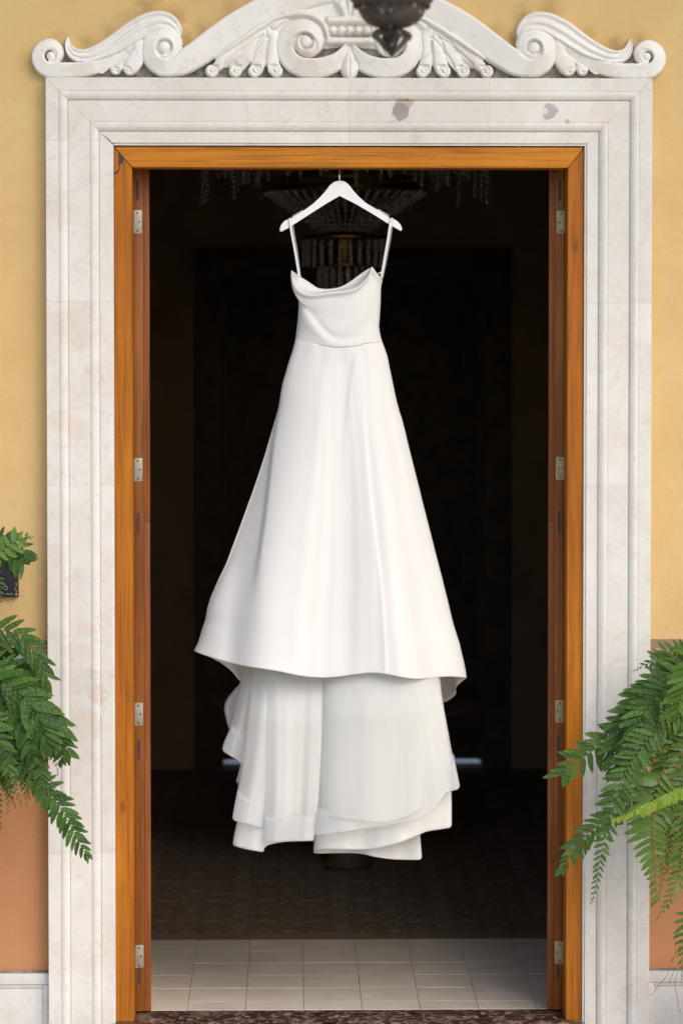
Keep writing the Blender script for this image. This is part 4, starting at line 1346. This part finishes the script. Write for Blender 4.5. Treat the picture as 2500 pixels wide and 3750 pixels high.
# ------------------------------------------------------------------ ferns
def leaflet_mesh(name, seed, fat, wav, mat, curl=0.12, droop=0.10):
    rg = random.Random(seed)
    n = 9
    V_, F_ = [], []
    ph = rg.uniform(0, 6)
    for i in range(n + 1):
        t = i / n
        wd = fat * (math.sin(min(1, t * 3.3 + .25) * math.pi / 2)) * (1 - t ** 3.2) ** .75
        if i == 0: wd = fat * .35
        if i == n: wd = 0.0
        x = t
        yc = curl * t * t
        zc = -droop * t * t
        r1 = 1 + rg.uniform(-.08, .08) + .07 * math.sin(t * 26 + ph)
        r2 = 1 + rg.uniform(-.08, .08) + .07 * math.sin(t * 26 + ph + 1)
        zw = wav * math.sin(t * 22 + ph)
        zw2 = wav * math.sin(t * 22 + ph + 1.3)
        V_ += [(x, yc + wd * r1, zc + zw + wd * .12), (x, yc, zc - .012), (x, yc - wd * r2, zc + zw2 + wd * .12)]
    for i in range(n):
        a_ = i * 3
        F_ += [(a_, a_ + 1, a_ + 4, a_ + 3), (a_ + 1, a_ + 2, a_ + 5, a_ + 4)]
    me = bpy.data.meshes.new(name)
    me.from_pydata(V_, [], F_)
    me.materials.append(mat)
    me.shade_smooth()
    return me
LM = {}
for key, mat, fat, wav in (('g', M['leaf'], .152, .022), ('d', M['leaf_dark'], .16, .018), ('l', M['leaf_lime'], .30, .02), ('p', M['leaf_pale'], .20, .012), ('n', M['leaf'], .135, .020)):
    LM[key] = [leaflet_mesh('leaflet', i, fat * (0.92 + .06 * i), wav, mat, (0.05, 0.12, 0.20, .09)[i], (.08, .16, .05, .22)[i]) for i in range(4)]
counts = {}
stuffbm = {}
def frond(plant, pts, L, spacing, key='g', ang=62, Lprof=None, stuff=False, rad=1.7, sides=(1, 1), start=0.0, seed=None, stem='stem', tilt=22, young=False):
    """pts: (px, py, Y); L: leaflet length in photo px; spacing in px"""
    rg = random.Random(seed if seed is not None else int(pts[0][0] * 7 + pts[0][1] * 3 + pts[-1][0]))
    W = [tuple(P(*p_)) for p_ in pts]
    tot = sum((Vector(a_) - Vector(b_)).length for a_, b_ in zip(W[:-1], W[1:]))
    n = max(6, int(tot / (spacing * .00088)))
    q = [Vector(p_) for p_ in crom(W, n * 3 + 1)]
    bm = bmesh.new()
    tube(bm, q, [rad * .001 * (1 - .6 * i / len(q)) for i in range(len(q))], 6)
    fo = finish('frond', bm, M[stem], plant, 180)
    base = parent_world(fo)
    for i in range(1, n + 1):
        s_ = i / n
        if s_ < start:
            continue
        k = min(i * 3, len(q) - 2)
        T = (q[k + 1] - q[k - 1]).normalized()
        side0 = T.cross(Vector((0, -1, 0))).normalized()
        for sgn, use in ((1, sides[0]), (-1, sides[1])):
            if not use:
                continue
            kk = k if sgn > 0 else max(k - 1, 1)
            env = (1 - s_ ** 4) * (1 - .35 * max(0, s_ - .6)) * min(1, .75 + s_) if Lprof is None else Lprof(s_)
            ln_ = L * .001 * max(env, .13) * rg.uniform(.88, 1.10) * use
            a_ = R(ang + rg.uniform(-9, 9) - 22 * s_ ** 3)
            d_ = (T * math.cos(a_) + side0 * sgn * math.sin(a_)).normalized()
            d_ = (d_ + Vector((0, rg.uniform(-.2, .15), -.08))).normalized()
            nrm = Vector((rg.uniform(-.35, .35) * tilt / 22, -1, rg.uniform(0.0, .75) * tilt / 22)).normalized()
            nrm = (nrm - d_ * nrm.dot(d_)).normalized()
            yv = nrm.cross(d_).normalized()
            fl = sgn if rg.random() < .85 else -sgn
            wscale = rg.uniform(.88, 1.15) * (1.0 if ln_ > L * .0006 else 1.35)
            Mx = Matrix((d_, yv * fl, nrm)).transposed().to_4x4()
            loc = q[kk]
            me = rg.choice(LM[key])
            if stuff or counts.get(plant.name, 0) >= 300:
                sb, smat = stuffbm.setdefault((plant.name, key), (bmesh.new(), LM[key][0].materials[0]))
                v0 = len(sb.verts)
                new = [sb.verts.new(loc + Mx.to_3x3() @ Vector((v.co.x * ln_, v.co.y * ln_ * wscale, v.co.z * ln_))) for v in me.vertices]
                for p_ in me.polygons:
                    sb.faces.new([new[j] for j in p_.vertices])
            else:
                o = bpy.data.objects.new('leaflet', me)
                COL.objects.link(o)
                o.parent = fo
                o.matrix_local = Matrix.Translation(loc) @ Mx @ Matrix.Diagonal((ln_, ln_ * wscale, ln_, 1))
                counts[plant.name] = counts.get(plant.name, 0) + 1
    return fo

def pot(name, label, cx, cy, y, r, parent=None):
    """plain terracotta pot standing just outside the picture"""
    c = P(cx, cy, y)
    t = thing(name, label, 'plant pot', (c.x, y, c.z - r * 1.5))
    bm = bmesh.new()
    lathe(bm, [(r * .62, 0), (r * .9, r * 1.2), (r * 1.0, r * 1.2), (r * 1.02, r * 1.48), (r * .92, r * 1.5), (r * .9, r * 1.35)], (c.x, y, c.z - r * 1.5), 40)
    finish('body', bm, M['terra'], t)
    bm = bmesh.new(); lathe(bm, [(r * .895, 0), (r * .4, r * .06)], (c.x, y, c.z - r * .16), 30)
    finish('soil', bm, M['soil'], t)
    return c, t
def stand(cx, cy, y, r, zbot, label):
    c = P(cx, cy, y)
    z1 = c.z - r * 1.5
    t = thing('plant_stand', label, 'plant stand', (c.x, y, zbot))
    bm = bmesh.new(); tube(bm, [(c.x + r * 1.0 * math.cos(a), y + r * 1.0 * math.sin(a), z1 - .006) for a in np.linspace(0, 2 * math.pi, 33)], .006, 6, False); finish('ring', bm, M['iron'], t)
    bm = bmesh.new(); lathe(bm, [(r, -.004), (r, 0)], (c.x, y, z1 - .001), 30); finish('tray', bm, M['iron'], t)
    for k in range(3):
        a = R(40 + 120 * k)
        bm = bmesh.new(); tube(bm, [(c.x + r * math.cos(a), y + r * math.sin(a), z1 - .004), (c.x + r * .7 * math.cos(a), y + r * .7 * math.sin(a), (z1 + zbot) / 2), (c.x + r * 1.25 * math.cos(a), y + r * 1.25 * math.sin(a), zbot)], .006, 6)
        finish('leg', bm, M['iron'], t)

def fern(label, c):
    return thing('fern', label, 'fern', c, 'ferns either side of the doorway')
FY = -0.38
# left, large
c1, _ = pot('terracotta_pot', 'terracotta pot of the large left fern, just outside the picture', -330, 2590, FY, .17)
stand(-330, 2590, FY, .17, -.16, 'black iron stand under the large left fern pot')
f1 = fern('large arching green fern before the left jamb, its longest frond reaching the wooden frame', c1)
O = (-300, 2560, FY)
frond(f1, [O, (-180, 2380, FY), (-60, 2312, FY), (20, 2310, FY), (75, 2330, FY), (115, 2368, FY - .02), (145, 2420, FY - .02), (165, 2470, FY - .02), (175, 2530, FY - .02)], 92, 34, 'n', 50, start=.30, tilt=14, Lprof=lambda s: 1.0 if s < .62 else 1.0 - (s - .62) * 1.0, seed=3)
frond(f1, [O, (-120, 2440, FY - .03), (0, 2490, FY - .05), (60, 2525, FY - .06), (110, 2575, FY - .07), (145, 2630, FY - .07), (175, 2700, FY - .08), (190, 2735, FY - .08)], 104, 27, 'g', 62, start=.30, Lprof=lambda s: 1.0 if s < .86 else 1.0 - (s - .86) * 3.5, seed=5)
frond(f1, [O, (-60, 2400, FY + .05), (30, 2425, FY + .06), (90, 2465, FY + .06), (130, 2510, FY + .06), (150, 2540, FY + .06)], 84, 27, 'd', 60, start=.35, Lprof=lambda s: 1.0 if s < .86 else 1.0 - (s - .86) * 3.5, seed=32)
frond(f1, [O, (0, 2450, FY), (80, 2530, FY), (140, 2580, FY), (195, 2645, FY - .01), (232, 2712, FY - .02), (258, 2768, FY - .02)], 84, 25, 'g', 62, start=.40, Lprof=lambda s: 1.0 if s < .86 else 1.0 - (s - .86) * 3.5, seed=31)
frond(f1, [O, (-90, 2580, FY - .10), (-20, 2660, FY - .12), (5, 2720, FY - .12), (30, 2800, FY - .13), (50, 2870, FY - .13), (82, 2955, FY - .13)], 66, 24, 'g', 66, start=.25)
frond(f1, [(60, 2650, FY), (120, 2740, FY - .02), (150, 2810, FY - .04), (151, 2870, FY - .05), (146, 2935, FY - .05)], 44, 16, 'n', 62, start=.2)
frond(f1, [O, (-60, 2620, FY - .02), (40, 2760, FY - .03), (115, 2845, FY - .04), (180, 2905, FY - .04), (225, 2965, FY - .05), (262, 3030, FY - .05), (290, 3085, FY - .05), (327, 3146, FY - .05)], 70, 27, 'g', 66, start=.36, tilt=12, Lprof=lambda s: 1.0 if s < .86 else 1.0 - (s - .86) * 4.5, seed=11)
frond(f1, [O, (-100, 2740, FY), (-40, 2850, FY), (-14, 2930, FY), (0, 3000, FY), (5, 3040, FY)], 58, 24, 'd', 66, start=.3)
frond(f1, [O, (-20, 2560, FY + .04), (70, 2680, FY + .04), (140, 2780, FY + .04), (185, 2850, FY + .04), (200, 2890, FY + .04)], 64, 24, 'd', 64, start=.35, stuff=True)
for pts, L_ in (([O, (-40, 2520, FY + .02), (60, 2600, FY + .02), (130, 2700, FY + .02), (180, 2790, FY + .02)], 74), ([O, (-60, 2600, FY + .05), (30, 2740, FY + .05), (90, 2850, FY + .05), (110, 2930, FY + .05)], 60),
                ([O, (-80, 2640, FY + .05), (-20, 2760, FY + .05), (20, 2860, FY + .05), (60, 2960, FY + .05)], 60), ([O, (-60, 2480, FY + .03), (40, 2560, FY + .03), (100, 2650, FY + .02), (130, 2760, FY)], 78),
                ([O, (-30, 2500, FY + .02), (60, 2570, FY), (150, 2680, FY), (200, 2780, FY), (215, 2840, FY)], 56), ([O, (-100, 2560, FY), (-10, 2640, FY), (50, 2740, FY), (80, 2850, FY)], 66)):
    frond(f1, pts, L_, 22, 'g', 64, start=.25, stuff=True)
for pts, L_ in (([O, (-60, 2440, FY + .04), (40, 2500, FY + .04), (110, 2580, FY + .03), (160, 2660, FY + .03), (190, 2700, FY + .03)], 70), ([O, (-40, 2640, FY + .02), (50, 2720, FY + .02), (120, 2800, FY + .01), (160, 2860, FY), (175, 2930, FY)], 52),
                ([O, (-80, 2620, FY), (0, 2700, FY), (60, 2800, FY), (90, 2880, FY), (100, 2960, FY)], 54), ([O, (-60, 2680, FY + .02), (0, 2800, FY + .02), (30, 2900, FY + .02), (30, 2980, FY + .02)], 56)):
    frond(f1, pts, L_, 22, 'n', 66, start=.25, stuff=True)
for pts, L_ in (([O, (-20, 2480, FY + .02), (70, 2550, FY + .01), (150, 2640, FY), (210, 2730, FY), (232, 2800, FY)], 62), ([O, (-20, 2700, FY), (80, 2790, FY), (150, 2860, FY), (185, 2930, FY), (195, 2990, FY)], 50),
                ([O, (-60, 2520, FY - .03), (20, 2580, FY - .05), (90, 2660, FY - .06), (120, 2740, FY - .06), (130, 2800, FY - .06)], 78)):
    frond(f1, pts, L_, 22, 'g', 66, start=.3, stuff=True, Lprof=lambda s: 1.0 if s < .85 else 1.0 - (s - .85) * 4)
# left, upper small
c2, _ = pot('terracotta_pot', 'smaller terracotta pot above the large left fern, outside the picture', -180, 2110, FY + .1, .12)
f2 = fern('small fresh green fern tuft in front of the black wall plaque', c2)
O2 = (-150, 2090, FY + .1)
frond(f2, [O2, (-60, 2030, FY + .05), (0, 2018, FY), (20, 2010, FY), (55, 1985, FY), (85, 1968, FY), (112, 1964, FY), (126, 1967, FY)], 50, 25, 'p', 75, start=.45, stem='stem_green', Lprof=lambda s: 1.05 if s < .8 else max(.15, 1.05 - (s - .8) * 5), tilt=10, seed=4)
frond(f2, [O2, (-40, 2010, FY + .08), (30, 2030, FY + .06), (60, 2048, FY + .05), (88, 2070, FY + .04)], 58, 22, 'g', 80, start=.4, Lprof=lambda s: 1.0)
frond(f2, [O2, (-60, 1990, FY + .1), (10, 1975, FY + .1), (50, 1985, FY + .1), (85, 2010, FY + .08), (98, 2045, FY + .07)], 52, 24, 'd', 75, start=.4, Lprof=lambda s: 1.0)
frond(f2, [O2, (-60, 2090, FY + .06), (-10, 2110, FY + .06), (0, 2150, FY + .05), (2, 2200, FY + .05), (-4, 2240, FY + .05)], 28, 18, 'g', 75, start=.4)
frond(f2, [O2, (-60, 2020, FY + .1), (0, 2030, FY + .1), (40, 2040, FY + .1), (66, 2070, FY + .08)], 55, 20, 'd', 80, start=.35, stuff=True, Lprof=lambda s: 1.0)
# shelf bracket for the upper pot
sh = thing('wall_bracket', 'black iron wall bracket carrying the upper left fern pot', 'bracket', (c2.x, 0, c2.z - .18))
box('shelf', c2.x - .14, c2.x + .14, FY + .1 - .14, -0.002, c2.z - .192, c2.z - .1825, M['iron'], sh, .002)
box('brace', c2.x - .01, c2.x + .01, -0.02, -0.002, c2.z - .42, c2.z - .1935, M['iron'], sh, .002)

# right, large
c3, _ = pot('terracotta_pot', 'terracotta pot of the large right fern, just outside the picture', 2760, 2650, FY, .17)
stand(2760, 2650, FY, .17, -.16, 'black iron stand under the large right fern pot')
f3 = fern('large bushy fern before the right jamb, with one lime green young frond', c3)
O3 = (2740, 2600, FY)
frond(f3, [(2600, 2850, FY - .10), (2500, 2888, FY - .13), (2440, 2918, FY - .15), (2360, 2955, FY - .16), (2290, 2985, FY - .16), (2240, 3002, FY - .16)], 34, 13, 'l', 78, start=.2, tilt=10, stem='stem_green', sides=(.35, 1), Lprof=lambda s: 1.0 if s < .75 else .6, seed=15)
frond(f3, [O3, (2620, 2440, FY + .04), (2520, 2410, FY + .05), (2450, 2412, FY + .05), (2400, 2418, FY + .04), (2360, 2434, FY + .03), (2320, 2458, FY + .02)], 68, 25, 'g', 68, start=.35, seed=2)
frond(f3, [O3, (2600, 2430, FY - .02), (2500, 2470, FY - .04), (2430, 2525, FY - .07), (2380, 2575, FY - .09), (2348, 2625, FY - .10), (2336, 2680, FY - .11), (2325, 2740, FY - .11), (2306, 2800, FY - .12), (2284, 2838, FY - .12)], 86, 24, 'g', 68, start=.22, tilt=26, Lprof=lambda s: 1.0 if s < .86 else 1.0 - (s - .86) * 3.5, seed=6)
frond(f3, [O3, (2560, 2430, FY), (2440, 2470, FY), (2350, 2548, FY - .01), (2292, 2620, FY - .02), (2260, 2690, FY - .03), (2246, 2760, FY - .04), (2240, 2838, FY - .05)], 78, 24, 'g', 66, start=.35, Lprof=lambda s: 1.0 if s < .86 else 1.0 - (s - .86) * 3.5, seed=8)
frond(f3, [O3, (2500, 2530, FY + .02), (2380, 2600, FY + .01), (2270, 2676, FY), (2205, 2720, FY - .01), (2160, 2755, FY - .01), (2108, 2792, FY - .02), (2048, 2838, FY - .02)], 84, 35, 'g', 66, start=.50, tilt=14, Lprof=lambda s: 1.0 if s < .9 else .8, seed=9)
frond(f3, [O3, (2520, 2600, FY - .10), (2400, 2680, FY - .13), (2320, 2770, FY - .14), (2282, 2840, FY - .14), (2254, 2910, FY - .14), (2234, 2985, FY - .14), (2214, 3060, FY - .14), (2196, 3140, FY - .14), (2182, 3230, FY - .14), (2163, 3312, FY - .14)], 72, 24, 'n', 72, start=.36, tilt=14, Lprof=lambda s: 1.0 if s < .6 else max(.13, 1.0 - (s - .6) * 2.2), seed=10)
frond(f3, [O3, (2560, 2790, FY), (2460, 2850, FY), (2380, 2882, FY), (2300, 2930, FY), (2215, 3000, FY), (2160, 3045, FY), (2120, 3085, FY), (2082, 3135, FY), (2048, 3202, FY)], 62, 27, 'g', 66, start=.50, tilt=14, Lprof=lambda s: 1.0 if s < .85 else 1.0 - (s - .85) * 4, seed=12)
frond(f3, [O3, (2560, 2620, FY + .06), (2495, 2695, FY + .06), (2452, 2750, FY + .06), (2422, 2830, FY + .06), (2402, 2920, FY + .06), (2388, 3000, FY + .06)], 70, 30, 'd', 72, start=.2, tilt=12)
frond(f3, [(2430, 2820, FY), (2395, 2900, FY), (2388, 2980, FY - .02), (2385, 3060, FY - .03), (2392, 3140, FY - .03), (2400, 3230, FY - .03), (2404, 3305, FY - .03)], 104, 28, 'n', 74, start=.05, tilt=12, sides=(1, .62), Lprof=lambda s: 1.0 if s < .42 else max(.32, 1.0 - (s - .42) * 1.7), seed=13)
frond(f3, [(2560, 2850, FY + .03), (2505, 2960, FY + .02), (2494, 3080, FY), (2486, 3180, FY), (2465, 3255, FY), (2435, 3320, FY), (2395, 3375, FY)], 56, 25, 'g', 70, start=.1, seed=14)
frond(f3, [O3, (2600, 2420, FY - .10), (2540, 2400, FY - .16), (2515, 2460, FY - .17), (2500, 2530, FY - .17), (2478, 2600, FY - .17)], 82, 27, 'g', 74, start=.40, tilt=40, Lprof=lambda s: 1.0, seed=16)
frond(f3, [O3, (2640, 2460, FY + .08), (2560, 2400, FY + .08), (2500, 2385, FY + .08), (2440, 2392, FY + .08), (2400, 2410, FY + .08)], 56, 24, 'd', 78, start=.4, Lprof=lambda s: .9)
for pts, L_ in (([O3, (2600, 2600, FY + .05), (2500, 2680, FY + .05), (2430, 2770, FY + .05), (2390, 2860, FY + .05)], 70), ([O3, (2620, 2560, FY + .08), (2520, 2620, FY + .08), (2440, 2700, FY + .08), (2400, 2780, FY + .08)], 76),
                ([O3, (2640, 2700, FY + .05), (2540, 2830, FY + .05), (2480, 2960, FY + .05), (2450, 3100, FY + .05), (2440, 3200, FY + .05)], 62), ([O3, (2600, 2640, FY + .03), (2500, 2760, FY + .03), (2450, 2880, FY + .02), (2430, 3000, FY), (2420, 3120, FY)], 66),
                ([O3, (2600, 2480, FY + .08), (2500, 2490, FY + .08), (2420, 2540, FY + .08), (2370, 2600, FY + .08)], 62), ([O3, (2580, 2640, FY + .08), (2460, 2660, FY + .08), (2380, 2740, FY + .08), (2340, 2860, FY + .08), (2330, 2930, FY + .08)], 56),
                ([O3, (2640, 2500, FY + .04), (2560, 2470, FY + .04), (2490, 2560, FY + .03), (2460, 2660, FY + .02)], 70)):
    frond(f3, pts, L_, 22, 'g', 68, start=.2, stuff=True)
for pts, L_ in (([O3, (2600, 2560, FY + .02), (2480, 2580, FY + .02), (2400, 2650, FY + .02), (2360, 2740, FY + .02), (2350, 2820, FY + .02)], 66), ([O3, (2640, 2800, FY + .02), (2560, 2900, FY + .02), (2520, 3000, FY + .02), (2500, 3120, FY + .02), (2480, 3230, FY + .02)], 60),
                ([O3, (2600, 2740, FY + .02), (2500, 2860, FY + .02), (2440, 2960, FY + .02), (2420, 3060, FY + .02), (2425, 3180, FY + .02), (2410, 3300, FY + .02)], 58), ([O3, (2600, 2600, FY + .03), (2500, 2620, FY + .03), (2400, 2700, FY + .03), (2330, 2800, FY + .03), (2300, 2880, FY + .03)], 60),
                ([O3, (2640, 2460, FY + .05), (2560, 2440, FY + .05), (2480, 2450, FY + .05), (2400, 2500, FY + .05), (2340, 2580, FY + .05)], 60)):
    frond(f3, pts, L_, 22, 'n', 68, start=.2, stuff=True)
# roots
for pts in ([(2482, 3370), (2470, 3440), (2471, 3495), (2455, 3520), (2440, 3570), (2400, 3620), (2388, 3642), (2370, 3645)], [(2498, 3440), (2478, 3480), (2456, 3525)], [(2484, 3550), (2468, 3600), (2476, 3640), (2482, 3690), (2492, 3707)], [(2472, 3545), (2455, 3580), (2447, 3602)]):
    bm = bmesh.new()
    tube(bm, [P(a_[0], a_[1], FY + .05) for a_ in crom(pts, 24)], .0009, 4)
    finish('root', bm, M['root'], f3, 180)
# right, low
c4, _ = pot('terracotta_pot', 'low terracotta pot under the large right fern, outside the picture', 2680, 3560, FY + .05, .12)
f4 = fern('low fern at the right edge with only its leaf tips before the dado', c4)
O4 = (2680, 3540, FY + .05)
frond(f4, [O4, (2620, 3400, FY), (2560, 3330, FY), (2512, 3350, FY), (2500, 3430, FY), (2496, 3510, FY), (2494, 3590, FY)], 56, 26, 'n', 74, start=.35, seed=21)
frond(f4, [O4, (2640, 3420, FY), (2590, 3360, FY), (2535, 3400, FY), (2520, 3480, FY), (2510, 3560, FY)], 60, 24, 'g', 70, start=.3, seed=22)
stand(2680, 3560, FY + .05, .12, -.16, 'low black iron stand under the right pot')

for k_, (sb, smat) in stuffbm.items():
    pl_ = bpy.data.objects[k_[0]]
    me = bpy.data.meshes.new('foliage'); sb.to_mesh(me); sb.free()
    o = link('foliage', me, smat, pl_, 180)
    o.location = -parent_world(pl_)
    o['kind'] = 'stuff'
print('leaflets', counts)
